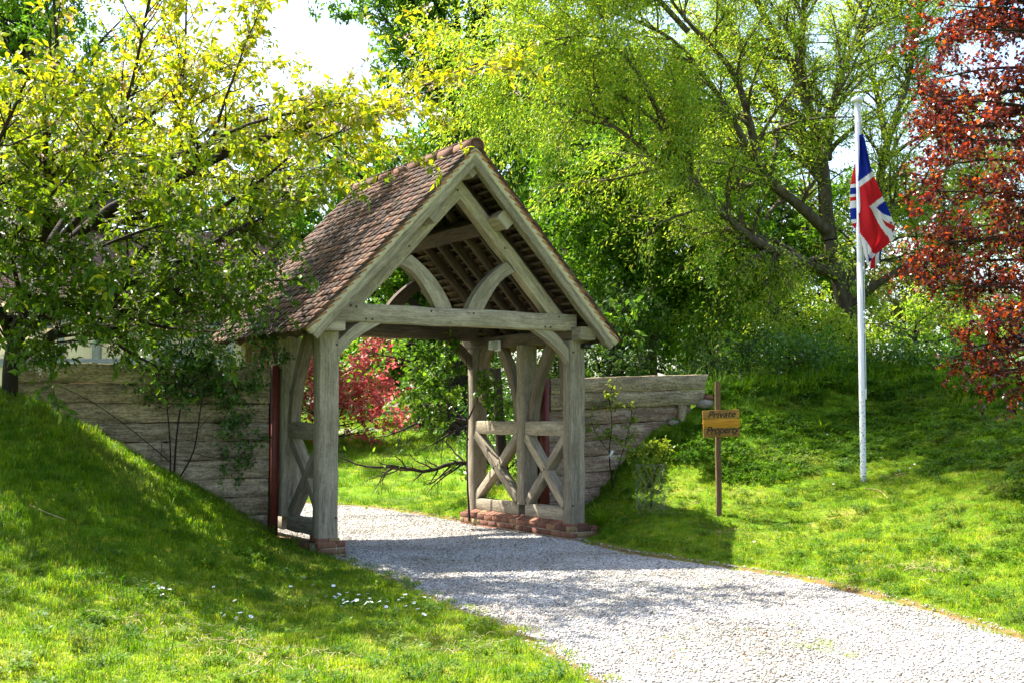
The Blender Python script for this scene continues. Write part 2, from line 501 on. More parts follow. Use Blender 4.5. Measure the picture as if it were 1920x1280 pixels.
# ---- gravel drive
dx, dy = np.arange(-13, 8, 0.14), np.arange(-4.2, 25, 0.14)
XX, YY = np.meshgrid(dx, dy)
dp = np.c_[XX.ravel(), YY.ravel()]
dins = inside(dp) | (edge_dist(dp) < 0.2)
did = np.arange(len(dp)).reshape(len(dy), len(dx))
dz = 0.0 + 0.018 * (hash_noise(dp[:, 0] * 1.1, dp[:, 1] * 1.1, 5) - 0.5)
de = edge_dist(dp); din = inside(dp)
dz = np.where(din, dz - 0.02 * np.clip(1 - de / 0.25, 0, 1), -0.03 - 0.25 * de)
df = np.stack([did[:-1, :-1], did[:-1, 1:], did[1:, 1:], did[1:, :-1]], -1).reshape(-1, 4)
df = df[dins[df].all(1)]
used = np.unique(df)
rm = np.full(len(dp), -1); rm[used] = np.arange(len(used))
m, nt, bs = new_mat('limestone_gravel_bed')
L = nt.links.new
geo = N(nt, 'ShaderNodeNewGeometry')
vo = N(nt, 'ShaderNodeTexVoronoi', Scale=38.0); L(geo.outputs['Position'], vo.inputs['Vector'])
c = ramp(nt, [(0.0, (0.20, 0.19, 0.17)), (0.5, (0.30, 0.29, 0.265)), (1.0, (0.40, 0.385, 0.355))], vo.outputs['Color']).outputs[0]
n1 = N(nt, 'ShaderNodeTexNoise', Scale=1.2, Detail=5.0); L(geo.outputs['Position'], n1.inputs['Vector'])
c = mixc(nt, c, ramp(nt, [(0.35, (0.72, 0.68, 0.6)), (0.6, (1.05, 1.05, 1.05))], n1.outputs['Fac']).outputs[0], 0.8, 'MULTIPLY')
L(c, bs.inputs['Base Color']); bs.inputs['Roughness'].default_value = 0.95
bp = N(nt, 'ShaderNodeBump', Strength=1.0, Distance=0.02, invert=True); L(vo.outputs['Distance'], bp.inputs['Height']); L(bp.outputs[0], bs.inputs['Normal'])
M['gravel_bed'] = m
dro = link('gravel_drive', mesh_np('gravel_drive', np.c_[dp, dz][used], [rm[df]], m, smooth=True))
tag(dro, 'pale grey gravel drive running through the timber gate', 'drive', kind='structure')


def drive_z(P):
    de = edge_dist(P)
    return 0.018 * (hash_noise(P[:, 0] * 1.1, P[:, 1] * 1.1, 5) - 0.5) - 0.02 * np.clip(1 - de / 0.25, 0, 1)

# ------------------------------------------------------------------ timber pieces
_rng = np.random.default_rng(7)


def beam_mesh(p0, p1, w, h, up=(0, 0, 1), mat=None, ch=0.009, wob=0.003, seg=None):
    p0, p1, up = (np.array(a, float) for a in (p0, p1, up))
    ax = p1 - p0
    ln = np.linalg.norm(ax); ax /= ln
    sd = np.cross(ax, up); sd /= np.linalg.norm(sd)
    upv = np.cross(sd, ax)
    n = seg or max(2, min(10, int(ln / 0.25) + 1))
    a, b = w / 2, h / 2
    ring = np.array([(-a + ch, -b), (a - ch, -b), (a, -b + ch), (a, b - ch), (a - ch, b), (-a + ch, b), (-a, b - ch), (-a, -b + ch)])
    per = np.r_[0, np.cumsum(np.linalg.norm(np.diff(np.r_[ring, ring[:1]], axis=0), axis=1))]
    V, UV = [], []
    for i in range(n + 1):
        t = i / n
        o = _rng.normal(0, wob, (8, 2)) * 0.6 + _rng.normal(0, wob, 2)
        r = ring + o
        V.append(p0 + ax * ln * t + r[:, :1] * sd + r[:, 1:] * upv)
        V[-1] = np.r_[V[-1], V[-1][:1]]
        UV.append(np.c_[np.full(9, ln * t), per])
    V = np.concatenate(V); UV = np.concatenate(UV)
    f = []
    for i in range(n):
        for k in range(8):
            a0 = i * 9 + k
            f.append((a0, a0 + 1, a0 + 10, a0 + 9))
    nb = len(V)
    e0, e1 = V[:8].copy(), V[n * 9:n * 9 + 8].copy()
    V = np.r_[V, e0, e1]
    UV = np.r_[UV, ring * (0.3, 1) + 5, ring * (0.3, 1) + 7]
    return mesh_np('beam', V, [np.array(f), np.array([list(range(nb + 7, nb - 1, -1)), list(range(nb + 8, nb + 16))])], mat, uv=UV)


def beam(name, p0, p1, w, h, parent, mat='oak', up=(0, 0, 1), **k):
    return link(name, beam_mesh(p0, p1, w, h, up, M[mat], **k), None, parent)


def brace_mesh(outer, inner, y0, y1, mat, n=12, axis='v'):
    """curved timber: two matching edge curves in (u, z), extruded from y0 to y1 along v (axis 'v'), or curves in (v, z) extruded along u"""
    def smooth(pts):
        pts = np.array(pts, float)
        d = np.r_[0, np.cumsum(np.linalg.norm(np.diff(pts, axis=0), axis=1))]
        k = min(3, len(pts) - 1)
        cx, cy = np.polyfit(d, pts[:, 0], k), np.polyfit(d, pts[:, 1], k)
        t = np.linspace(0, d[-1], n + 1)
        return np.c_[np.polyval(cx, t), np.polyval(cy, t)], t
    o, t = smooth(outer); i_, _ = smooth(inner)
    def p3(q, y): return np.c_[q[:, 0], np.full(len(q), y), q[:, 1]] if axis == 'v' else np.c_[np.full(len(q), y), q[:, 0], q[:, 1]]
    w = np.linalg.norm(o - i_, axis=1).mean()
    quads = [(o, y0, i_, y0, 0), (o, y1, o, y0, w + .1), (i_, y1, o, y1, w + .5), (i_, y0, i_, y1, 2 * w + .9)]
    V, UV, F = [], [], []
    for (a, ya, b, yb, off) in quads:
        base = sum(len(x) for x in V)
        V += [p3(a, ya), p3(b, yb)]
        wd = np.linalg.norm(p3(a, ya)[0] - p3(b, yb)[0])
        UV += [np.c_[t, np.full(n + 1, off)], np.c_[t, np.full(n + 1, off + wd)]]
        F += [(base + k, base + k + 1, base + n + 2 + k, base + n + 1 + k) for k in range(n)]
    base = sum(len(x) for x in V)
    for k in (0, n):
        V.append(np.r_[p3(o[k:k + 1], y0), p3(i_[k:k + 1], y0), p3(i_[k:k + 1], y1), p3(o[k:k + 1], y1)])
        UV.append(np.array([(0, 0), (0, w), (0.05, w), (0.05, 0)]) + 3)
        F.append((base, base + 1, base + 2, base + 3)); base += 4
    return mesh_np('brace', np.concatenate(V), [np.array(F)], mat, uv=np.concatenate(UV))


def box_mesh(lo, hi, mat=None, bev=0.0, jit=0.0, seed=0):
    lo, hi = np.array(lo, float), np.array(hi, float)
    V = np.array([(x, y, z) for z in (0, 1) for y in (0, 1) for x in (0, 1)], float) * (hi - lo) + lo
    F = np.array([(0, 2, 3, 1), (4, 5, 7, 6), (0, 1, 5, 4), (2, 6, 7, 3), (0, 4, 6, 2), (1, 3, 7, 5)])
    if jit:
        V = V + np.random.default_rng(seed).normal(0, jit, V.shape)
    if not bev:
        return mesh_np('block', V, [F], mat)
    c = (lo + hi) / 2
    hs = (hi - lo) / 2
    vs_, id_ = [], {}
    for ix in (-1, 1):
        for iy in (-1, 1):
            for iz in (-1, 1):
                for a in range(3):
                    s = np.array([ix, iy, iz], float)
                    p = c + s * (hs - bev)
                    p[a] = c[a] + s[a] * hs[a]
                    id_[(ix, iy, iz, a)] = len(vs_)
                    vs_.append(p)
    f4, f3 = [], []
    for a in range(3):
        b, d = (a + 1) % 3, (a + 2) % 3
        for s in (-1, 1):
            q = []
            for sb, sd in ((-1, -1), (1, -1), (1, 1), (-1, 1)):
                k = [0, 0, 0]; k[a], k[b], k[d] = s, sb, sd
                q.append(id_[(*k, a)])
            f4.append(q if s > 0 else q[::-1])
        for sb in (-1, 1):
            for sd in (-1, 1):
                k0 = [0, 0, 0]; k0[b], k0[d] = sb, sd
                q = []
                for sa, fa in ((-1, b), (1, b), (1, d), (-1, d)):
                    k = list(k0); k[a] = sa
                    q.append(id_[(*k, fa)])
                f4.append(q if sb * sd < 0 else q[::-1])
    for ix in (-1, 1):
        for iy in (-1, 1):
            for iz in (-1, 1):
                t = [id_[(ix, iy, iz, a)] for a in range(3)]
                f3.append(t if ix * iy * iz > 0 else t[::-1])
    V = np.array(vs_)
    if jit:
        V = V + np.random.default_rng(seed).normal(0, jit, V.shape)
    return mesh_np('block', V, [np.array(f4), np.array(f3)], mat)


def disc_mesh(c, nrm, r, h, mat, n=8):
    c, nrm = np.array(c, float), np.array(nrm, float)
    a = np.cross(nrm, (0.3, 0.2, 0.9)); a /= np.linalg.norm(a); b = np.cross(nrm, a)
    an = np.linspace(0, 2 * math.pi, n, endpoint=False)
    rg = np.cos(an)[:, None] * a + np.sin(an)[:, None] * b
    V = np.r_[c + r * rg, c + r * rg * 0.9 + nrm * h]
    F = np.array([(k, (k + 1) % n, n + (k + 1) % n, n + k) for k in range(n)])
    return mesh_np('disc', V, [F, np.array([list(range(n, 2 * n))])], mat)


# ------------------------------------------------------------------ the lychgate
gate = empty('lychgate', GO, TH)
tag(gate, 'weathered oak lychgate with steep clay tiled roof spanning the gravel drive', 'gate')
UC, APEX, TAN, HALF = 1.575, 4.82, 1.07, 2.15            # ridge line, tile apex, roof slope
PHI = math.atan(TAN)
cph, sph = math.cos(PHI), math.sin(PHI)
SL = HALF / cph                                             # slope length
V0, V1 = -0.36, 2.97                                        # verges


def slope_pt(side, s, v, off):
    """point s metres down the slope from the ridge; off = height above the tile plane"""
    return np.array([UC + side * (s * cph + off * sph), v, APEX - s * sph + off * cph])


def pegs(parent, pts, nrm, r=0.013):
    for p in pts:
        link('peg', disc_mesh(p, nrm, r, 0.006, M['peg']), None, parent)


FR = (0, -1, 0)
LU, RU = (-0.245, -0.005), (3.172, 3.405)
PV = ((0.0, 0.17), (1.11, 1.29), (2.45, 2.62))
for side, (a, b) in ((-1, LU), (1, RU)):
    for k, (v0, v1) in enumerate(PV):
        po = beam('post', ((a + b) / 2, (v0 + v1) / 2, 0.14 if k != 1 else 0.36), ((a + b) / 2, (v0 + v1) / 2, 2.505), b - a, v1 - v0, gate, up=(0, 1, 0), wob=0.004, ch=0.012)
        if k == 0:
            pegs(po, [(b - 0.035 if side < 0 else a + 0.045, -0.004, 2.36), (b - 0.03 if side < 0 else a + 0.03, -0.004, 0.42)], FR)
    # wall plate
    pu = (-0.145, 3.315)[side > 0]
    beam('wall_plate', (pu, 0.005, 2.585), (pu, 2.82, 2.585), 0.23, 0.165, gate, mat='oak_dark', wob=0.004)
    beam('plate_end', (pu, -0.20, 2.585), (pu, 0.003, 2.585), 0.235, 0.168, gate, wob=0.004)
    inn = b if side < 0 else a
    uc = (a + b) / 2
    # rails of the side panels
    for zc, hh in ((0.285, 0.18), (1.385, 0.185)):
        for (s0, s1) in ((0.17, 1.11), (1.29, 2.45)):
            beam('rail', (uc - side * 0.02, s0 - 0.01, zc), (uc - side * 0.02, s1 + 0.01, zc), 0.14, hh, gate)
    for (s0, s1) in ((0.17, 1.11), (1.29, 2.45)):
        # saltire
        d1 = beam('diagonal_brace', (uc - side * 0.045, s0 + 0.03, 0.42), (uc - side * 0.045, s1 - 0.03, 1.25), 0.07, 0.125, gate, up=(1, 0, 0)) if False else None
        x0 = uc - side * 0.04
        beam('diagonal_brace', (x0, s0 + 0.02, 0.40), (x0, s1 - 0.02, 1.28), 0.12, 0.13, gate, mat='oak', up=(1, 0, 0))
        b2 = beam('diagonal_brace', (x0 + side * 0.012, s1 - 0.02, 0.40), (x0 + side * 0.012, s0 + 0.02, 1.28), 0.115, 0.13, gate, mat='oak', up=(1, 0, 0))
        vm = (s0 + s1) / 2
        pegs(b2, [(x0 - side * 0.072, vm - 0.03, 0.85), (x0 - side * 0.072, vm + 0.03, 0.82)], (-side, 0, 0), 0.011)
    # curved V braces from the middle post and the end posts up to the plate
    for (vb, vt, sg) in ((1.10, 0.60, -1), (1.30, 1.80, 1), (0.17, 0.42, 1), (2.45, 2.20, -1)):
        mid = abs(vb - 1.2) < 0.2
        zb = 1.475 if mid else 1.75
        n1_ = [(vb + sg * 0.0, zb), (vb + sg * 0.03 + (vt - vb) * 0.12, zb + 0.35), (vb + (vt - vb) * 0.5, zb + 0.72), (vt - sg * 0.02, 2.51)]
        n2_ = [(vb + sg * 0.12, zb), (vb + sg * 0.125 + (vt - vb) * 0.12, zb + 0.33), (vb + sg * 0.12 + (vt - vb) * 0.5, zb + 0.68), (vt + sg * 0.11, 2.51)]
        link('curved_brace', brace_mesh(n1_, n2_, uc - 0.06, uc + 0.06, M['oak_mid'], axis='u'), None, gate)

# trusses: front and back
UL_O = [(0.91, 3.45), (1.08, 3.33), (1.21, 3.22), (1.34, 3.06), (1.47, 2.835)]
UL_I = [(0.78, 3.33), (0.95, 3.24), (1.09, 3.09), (1.19, 2.93), (1.25, 2.835)]
KL_O = [(-0.01, 2.40), (0.09, 2.50), (0.17, 2.57), (0.27, 2.632)]
KL_I = [(-0.01, 2.205), (0.07, 2.31), (0.17, 2.40), (0.31, 2.50), (0.55, 2.632)]
for tv, front in ((0.0, True), (2.45, False)):
    d = 0.17
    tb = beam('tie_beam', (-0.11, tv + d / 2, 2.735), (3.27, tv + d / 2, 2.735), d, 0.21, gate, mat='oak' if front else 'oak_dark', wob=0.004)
    if front:
        pegs(tb, [(0.32, -0.004, 2.665), (0.40, -0.004, 2.664), (2.79, -0.004, 2.665), (2.87, -0.004, 2.664), (1.17, -0.004, 2.79), (1.75, -0.004, 2.79), (0.2, -0.004, 2.80), (3.0, -0.004, 2.80), (0.13, -0.004, 2.81), (3.2, -0.004, 2.66)], FR)
    dy = tv + (0.012 if front else 0.02)
    # principal rafters
    th_, sr, cr = 0.168, math.sin(math.atan(1.053)), math.cos(math.atan(1.053))
    for side in (-1, 1):
        foot = np.array([UC + side * 1.50, dy + d / 2, 2.84]); top = np.array([UC, dy + d / 2, 4.42])
        ax = (top - foot) / np.linalg.norm(top - foot)
        nrm = np.array([-side * ax[2], 0, side * ax[0]]) * -1            # towards the inside of the gable
        if nrm[2] > 0: nrm = -nrm
        f2 = foot + nrm * th_ / 2 - ax * 0.12
        t2 = top + nrm * th_ / 2 + ax * (0.02 if side > 0 else -0.155)
        rf = beam('principal_rafter', f2, t2, d * 0.92, th_, gate, mat='oak' if front else 'oak_dark', up=-nrm)
        if front:
            mm = f2 + (t2 - f2) * 0.56
            pegs(rf, [(mm[0], dy - 0.001, mm[2] - 0.02)] + ([(t2[0] + 0.03, dy - 0.001, t2[2] - 0.1)] if side > 0 else []), FR)
        mo = [(UC + side * -(u - UC) if side > 0 else u, z) for u, z in UL_O]
        mi = [(UC + side * -(u - UC) if side > 0 else u, z) for u, z in UL_I]
        link('curved_brace', brace_mesh(mo, mi, tv + 0.03, tv + 0.15, M['oak' if front else 'oak_dark']), None, gate)
        ko = [(2 * 1.584 - u if side > 0 else u, z) for u, z in KL_O]
        ki = [(2 * 1.584 - u if side > 0 else u, z) for u, z in KL_I]
        link('curved_brace', brace_mesh(ko, ki, tv + 0.03, tv + 0.14, M['oak' if front else 'oak_dark']), None, gate)

# ---- roof
roof = empty('roof', (0, 0, 0), 0, gate)
for side in (-1, 1):
    nrm = np.array([side * sph, 0, cph])
    pc = slope_pt(side, 0.98, 0, -0.262)
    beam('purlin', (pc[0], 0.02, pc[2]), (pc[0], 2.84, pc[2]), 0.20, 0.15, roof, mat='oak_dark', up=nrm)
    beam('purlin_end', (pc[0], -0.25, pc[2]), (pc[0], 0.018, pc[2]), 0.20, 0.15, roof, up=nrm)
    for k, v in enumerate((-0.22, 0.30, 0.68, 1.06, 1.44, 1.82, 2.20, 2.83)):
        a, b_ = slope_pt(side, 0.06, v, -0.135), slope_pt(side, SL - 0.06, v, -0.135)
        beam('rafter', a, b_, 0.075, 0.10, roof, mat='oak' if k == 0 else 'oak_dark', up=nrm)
    # barge board and bedding mortar on both verges
    for v, nm in ((-0.312, 'f'), (2.92, 'b')):
        a, b_ = slope_pt(side, -0.01, v, -0.163), slope_pt(side, SL - 0.02, v, -0.163)
        beam('barge_board', a, b_, 0.045, 0.09, roof, up=nrm, wob=0.002)
    NM = 40
    for v0, v1 in ((-0.345, -0.26), (2.87, 2.95)):
        top, bot = [], []
        for i in range(NM + 1):
            s = 0.0 + (SL - 0.01) * i / NM
            jt = _rng.normal(0, 0.003)
            top.append(slope_pt(side, s, 0, -0.025)); bot.append(slope_pt(side, s, 0, -0.119 + jt))
        top, bot = np.array(top), np.array(bot)
        Vm = np.concatenate([top + (0, v0, 0), bot + (0, v0 - 0.002, 0), bot + (0, v1, 0), top + (0, v1, 0)])
        F = []
        n = NM + 1
        for q in range(4):
            for i in range(NM):
                a, b_ = q * n + i, ((q + 1) % 4) * n + i
                F.append((a, a + 1, b_ + 1, b_))
        F += [(0, n, 2 * n, 3 * n), (NM, 3 * n + NM, 2 * n + NM, n + NM)]
        link('verge_mortar', mesh_np('verge_mortar', Vm, [np.array(F)], M['mortar']), None, roof)
    for r in range(1, 28):
        s = SL - 0.14 - (r - 1) * 0.113
        if s < 0.08: break
        a, b_ = slope_pt(side, s, V0 + 0.1, -0.072), slope_pt(side, s, V1 - 0.1, -0.072)
        beam('batten', a, b_, 0.038, 0.022, roof, mat='oak_dark', up=nrm, wob=0.001, ch=0.003, seg=2)
# ridge beam, set diamond-wise
beam('ridge_beam', (UC, -0.27, 4.49), (UC, 2.85, 4.49), 0.15, 0.15, roof, up=(1, 0, 1))

# tiles
TW, TL, TT, GAUGE = 0.166, 0.265, 0.017, 0.1145
def tile_verts():
    V = []
    for j, y in enumerate((0, TL * 0.5, TL)):
        for k, x in enumerate((-TW / 2 + 0.0015, TW / 2 - 0.0015)):
            cam_ = 0.006 * (1 - (2 * j / 2 - 1) ** 2)
            V += [(x, y, cam_), (x, y, cam_ - TT)]
    return np.array(V)
TV = tile_verts()
TF = np.array([(0, 2, 6, 4), (4, 6, 10, 8), (1, 5, 7, 3), (5, 9, 11, 7), (0, 1, 3, 2), (8, 10, 11, 9), (0, 4, 5, 1), (4, 8, 9, 5), (2, 3, 7, 6), (6, 7, 11, 10)])
tile_me = mesh_np('tile', TV, [TF], M['tile_o'])
tile_edge_me = mesh_np('tile_verge', TV, [TF], M['verge_edge'])
tilt = math.atan(0.0185 / GAUGE)
ncol = int((V1 - V0) / TW)
rt = np.random.default_rng(3)
for side in (-1, 1):
    stuffV, stuffR = [], []
    xax = np.array([0, -side * -1.0, 0]) if side > 0 else np.array([0, -1.0, 0])
    up_s = np.array([-side * cph, 0, sph]); nr = np.array([side * sph, 0, cph])
    if side > 0: xax = np.array([0, 1.0, 0])
    yax = up_s * math.cos(tilt) - nr * math.sin(tilt)
    zax = np.cross(xax, yax)
    base = np.stack([xax, yax, zax], 1)
    nobj = 0
    for r in range(27):
        s = SL + 0.03 - r * GAUGE
        for c in range(ncol + 1):
            v = V0 + TW / 2 + c * TW + (TW / 2 if r % 2 else 0)
            wsc = 1.0
            if r % 2 and c == ncol: continue
            if v - TW / 2 > V1: continue
            a = rt.normal(0, 0.014); b_ = rt.normal(0, 0.02); g_ = rt.normal(0, 0.012)
            rot = np.array(Matrix.Rotation(a, 3, 'Z') @ Matrix.Rotation(b_, 3, 'Y') @ Matrix.Rotation(g_, 3, 'X'))
            Mx = base @ rot
            p = slope_pt(side, s + rt.normal(0, 0.004), v + rt.normal(0, 0.002), 0.004 + abs(rt.normal(0, 0.003)) + 0.012 * math.sin(v * 1.7 + side) * 0.5)
            if side < 0 and c < 11 and nobj < 300:
                o = link('tile', tile_me, None, roof)
                mw = Matrix(np.r_[np.c_[Mx, p], [[0, 0, 0, 1]]].tolist())
                o.matrix_local = mw
                nobj += 1
            else:
                stuffV.append(TV @ Mx.T + p)
                stuffR.append(np.full(len(TV), rt.random()))
        # half tile closing the verge of every other course
        if r % 2:
            for vv in (V0 + TW / 4,):
                p = slope_pt(side, s, vv, 0.004)
                stuffV.append((TV * (0.5, 1, 1)) @ base.T + p); stuffR.append(np.full(len(TV), rt.random()))
    nt_ = len(stuffV)
    FF = (np.arange(nt_)[:, None, None] * len(TV) + TF[None]).reshape(-1, 4)
    tc = link('tile_courses', mesh_np('tile_courses', np.concatenate(stuffV), [FF], M['tile_a'], attrs={'rnd': np.concatenate(stuffR)}), None, roof)
    tc['kind'] = 'stuff'
    # creasing: the orange tile ends bedded in the verge mortar
    for r in range(26):
        s = SL - 0.01 - r * GAUGE
        p = slope_pt(side, s, -0.272, -0.026 + rt.normal(0, 0.003))
        y2 = up_s * math.cos(0.24) - nr * math.sin(0.24)
        z2 = np.cross(xax, y2)
        o = link('verge_tile', tile_edge_me, None, roof)
        o.matrix_local = Matrix(np.r_[np.c_[np.stack([xax, y2 * 0.72, z2], 1), p], [[0, 0, 0, 1]]].tolist())
# half round ridge tiles
RTN, RL = 8, (V1 - V0 + 0.02) / 8
for k in range(RTN):
    v0 = V0 - 0.02 + k * RL
    rad = 0.104
    an = np.linspace(R(-22), R(202), 15)
    V = []
    for (y, rr) in ((v0 + 0.003, rad), (v0 + RL - 0.003, rad - 0.003)):
        for r_ in (rr, rr - 0.016):
            V.append(np.c_[UC + r_ * np.cos(an), np.full(15, y), 4.752 + r_ * np.sin(an)])
    V = np.concatenate(V); F = []
    for i in range(14):
        F += [(i, 30 + i, 31 + i, i + 1), (15 + i, 16 + i, 46 + i, 45 + i), (i, i + 1, 16 + i, 15 + i), (30 + i, 45 + i, 46 + i, 31 + i)]
    F += [(0, 15, 45, 30), (14, 44, 59, 29)]
    V += _rng.normal(0, 0.002, 3)
    link('ridge_tile', mesh_np('ridge_tile', V, [np.array(F)], M['ridge'], smooth=False), None, roof)
    # mortar bed with a few crumbs
for vv, h in ((V0 + 0.0, 0.03), (V1 - 0.05, 0.03)):
    an = np.linspace(R(-15), R(195), 14)
    pts = np.c_[UC + 0.087 * np.cos(an), 4.752 + 0.087 * np.sin(an)]
    V = np.r_[np.c_[pts[:, 0], np.full(14, vv), pts[:, 1]], np.c_[pts[:, 0], np.full(14, vv + h), pts[:, 1]]]
    F4 = np.array([(i, i + 1, 15 + i, 14 + i) for i in range(13)] + [(13, 0, 14, 27)])
    link('ridge_end_cap', mesh_np('ridge_end_cap', V, [F4, np.array([list(range(13, -1, -1)), list(range(14, 28))])], M['ridge']), None, roof)
ms = []
for side in (-1, 1):
    a = [slope_pt(side, 0.10 + _rng.normal(0, 0.006), V0 + 0.02 + i * (V1 - V0 - 0.04) / 30, 0.012) for i in range(31)]
    b_ = [slope_pt(side, 0.13 + _rng.normal(0, 0.01), V0 + 0.02 + i * (V1 - V0 - 0.04) / 30, 0.006) for i in range(31)]
    V = np.r_[np.array(a), np.array(b_), np.array(a) - (0, 0, 0.05)]
    F = [(i, i + 1, 32 + i, 31 + i) for i in range(30)] + [(i, 62 + i, 63 + i, i + 1) for i in range(30)]
    link('ridge_mortar', mesh_np('ridge_mortar', V, [np.array(F)], M['mortar']), None, roof)

# ---- brick plinths
BL, BW, BH, BJ = 0.215, 0.103, 0.066, 0.010


def brick_at(lo, hi, parent, seed):
    o = link('brick', box_mesh(lo, hi, M['brick'], bev=0.004, jit=0.0012, seed=seed), None, parent)
    return o


sd_ = 0
for side, uin, uout in ((1, 3.10, 3.50), (-1, 0.045, -0.26)):
    pl = link('plinth', box_mesh((min(uin, uout) + 0.012, -0.088, -0.12), (max(uin, uout) - 0.012, 2.70 if side > 0 else 0.22, 0.138), M['mortar']), None, gate)
    if side < 0: link('footing', box_mesh((uout + 0.03, 0.23, -0.12), (uin - 0.03, 2.70, 0.10), M['soil']), None, gate)
    for cse in range(3):
        z0 = -0.055 + cse * (BH + BJ)
        v = -0.10 - (0.0 if cse % 2 else BL / 2)
        while v < 2.70:
            a, b_ = max(v, -0.10), min(v + BL, 2.71)
            if b_ - a > 0.03:
                sd_ += 1
                lo = (uin - (0.0 if side > 0 else BW), a, z0); hi = (uin + (BW if side > 0 else 0.0), b_, z0 + BH)
                if side > 0 or a < 0.5:
                    brick_at(lo, hi, pl, sd_)
            v += BL + BJ
        # front end
        u = uin + side * (BW + BJ)
        while abs(u - uin) < abs(uout - uin) - 0.02:
            e = u + side * BL
            if abs(e - uin) > abs(uout - uin) + 0.06: e = uout + side * 0.03
            sd_ += 1
            brick_at((min(u, e), -0.10, z0), (max(u, e), -0.10 + BW, z0 + BH), pl, sd_)
            u = e + side * BJ
    # sloping header course on top
    if side > 0:
        v = 0.18
        while v < 2.42:
            sd_ += 1
            me = box_mesh((0, 0, -BH), (0.15, BW, 0), M['brick'], bev=0.005, jit=0.0015, seed=sd_)
            o = link('brick', me, None, pl)
            o.location = (uin - 0.004, v, 0.178)
            o.rotation_euler = (0, R(-20), 0)
            v += BW + BJ
    # bricks right under the posts
    for (v0, v1) in ((PV[0]), (PV[2])):
        for q in range(2):
            sd_ += 1
            ua = (LU if side < 0 else RU)[0] - 0.02 + q * 0.14
            brick_at((ua, v0 - 0.03, 0.142 - 0.0), (ua + 0.13, v1 + 0.02, 0.196), pl, sd_)

# ---- lamps on the gate
lamp = empty('bulkhead_light', G(3.10, 1.75, 2.52), TH)
tag(lamp, 'small clear boxy light fixed to the inner end of the gate plate', 'light')
m, nt, bs = new_mat('clear_plastic')
bs.inputs['Base Color'].default_value = (0.8, 0.82, 0.84, 1); bs.inputs['Roughness'].default_value = 0.15
bs.inputs['Transmission Weight'].default_value = 0.6
link('lens', box_mesh((-0.075, -0.05, -0.06), (0.035, 0.05, 0.06), m, bev=0.01), None, lamp)
link('back_plate', box_mesh((0.037, -0.06, -0.07), (0.075, 0.06, 0.07), M['white_paint'], bev=0.006), None, lamp)
spot = empty('security_light', G(3.42, -0.02, 2.44), TH)
tag(spot, 'small black sensor light under the right end of the roof plate', 'light')
m, nt, bs = new_mat('black_plastic')
bs.inputs['Base Color'].default_value = (0.012, 0.012, 0.013, 1); bs.inputs['Roughness'].default_value = 0.4
M['black'] = m
link('housing', box_mesh((-0.09, -0.09, -0.03), (0.05, 0.02, 0.035), M['black'], bev=0.012), None, spot)
link('lens', disc_mesh((0.02, -0.09, 0.0), FR, 0.022, 0.012, M['white_paint'], 12), None, spot)

# ------------------------------------------------------------------ sleeper walls either side
wl = empty('sleeper_wall', G(-3.3, 1.3), TH)
tag(wl, 'tall weathered sleeper wall on the left, half buried by the steep grass bank', 'wall', kind='thing')
PH = 0.2205
tops = [2.14 - k * PH for k in range(10)]
pm = ['sleeper', 'sleeper', 'sleeper', 'sleeper_pale', 'sleeper_pale', 'sleeper_pale', 'sleeper_pale', 'sleeper', 'sleeper_pale', 'sleeper']
for k, t in enumerate(tops):
    zc = t - PH / 2
    off = _rng.normal(0, 0.006) + (0.012 if k < 2 else 0)
    x0 = 0.0 + _rng.uniform(-.03, .03)
    xe = 2.94
    splits = [x0, xe]
    if k in (1, 4, 7): splits = [x0, 1.35 + 0.25 * k % 0.7, xe]
    for a, b_ in zip(splits[:-1], splits[1:]):
        me = beam_mesh((a + 0.004, -off, zc), (b_ - 0.004, -off + _rng.normal(0, .003), zc + _rng.normal(0, 0.002)), 0.12, PH - 0.005, (0, 0, 1), M[pm[k]], ch=0.008, wob=0.0035, seg=24)
        link('plank', me, None, wl)
link('seam_backing', box_mesh((0.02, 0.075, -0.1), (2.93, 0.082, 2.10), M['soil']), None, wl)  # added dark sheet behind the planks, stops daylight showing through the seams
st = link('steel_post', box_mesh((2.95, -0.13, -0.1), (3.035, -0.115, 2.16), M['red_paint']), None, wl)
link('web', box_mesh((2.985, -0.113, -0.1), (3.0, 0.07, 2.158), M['red_paint']), None, st)
link('flange', box_mesh((2.95, 0.072, -0.1), (3.035, 0.087, 2.16), M['red_paint']), None, st)

wr = empty('sleeper_wall', G(3.55, 1.3), TH)
tag(wr, 'shorter sleeper wall on the right ending in a slanted cut beside the sign', 'wall', kind='thing')
for k in range(8):
    t0 = 2.06 - k * PH * 1.01                       # height at the gate end
    length = [2.92, 2.88, 2.66, 2.42, 2.0, 1.6, 1.2, 1.0][k]
    rise = 0.036
    off = 0.05 if k < 2 else _rng.normal(0, 0.01) - 0.01
    zc = t0 - PH / 2
    x0 = 0.12
    cuts = [x0, length] if k not in (2, 3) else [x0, 1.55 - 0.2 * (k - 2), length]
    for a, b_ in zip(cuts[:-1], cuts[1:]):
        me = beam_mesh((a + 0.004, -off, zc + rise * a), (b_ - 0.003, -off, zc + rise * b_), 0.13, PH - 0.002, (0, 0, 1), M['sleeper' if k < 2 else 'sleeper_red'], ch=0.008, wob=0.0035, seg=20)
        if b_ == length and k < 2:                  # slanted end
            n = len(me.vertices)
            for i_ in range(n):
                vtx = me.vertices[i_]
                if vtx.co.x > b_ - 0.05:
                    vtx.co.x += 0.10 * (vtx.co.z - (zc + rise * b_)) / PH
        link('plank', me, None, wr)
link('seam_backing', box_mesh((0.13, 0.09, -0.1), (1.3, 0.097, 2.03), M['soil']), None, wr)  # same added dark sheets here, blocking light between the right planks
link('seam_backing', box_mesh((1.3, 0.09, 0.9), (2.6, 0.097, 2.05), M['soil']), None, wr)
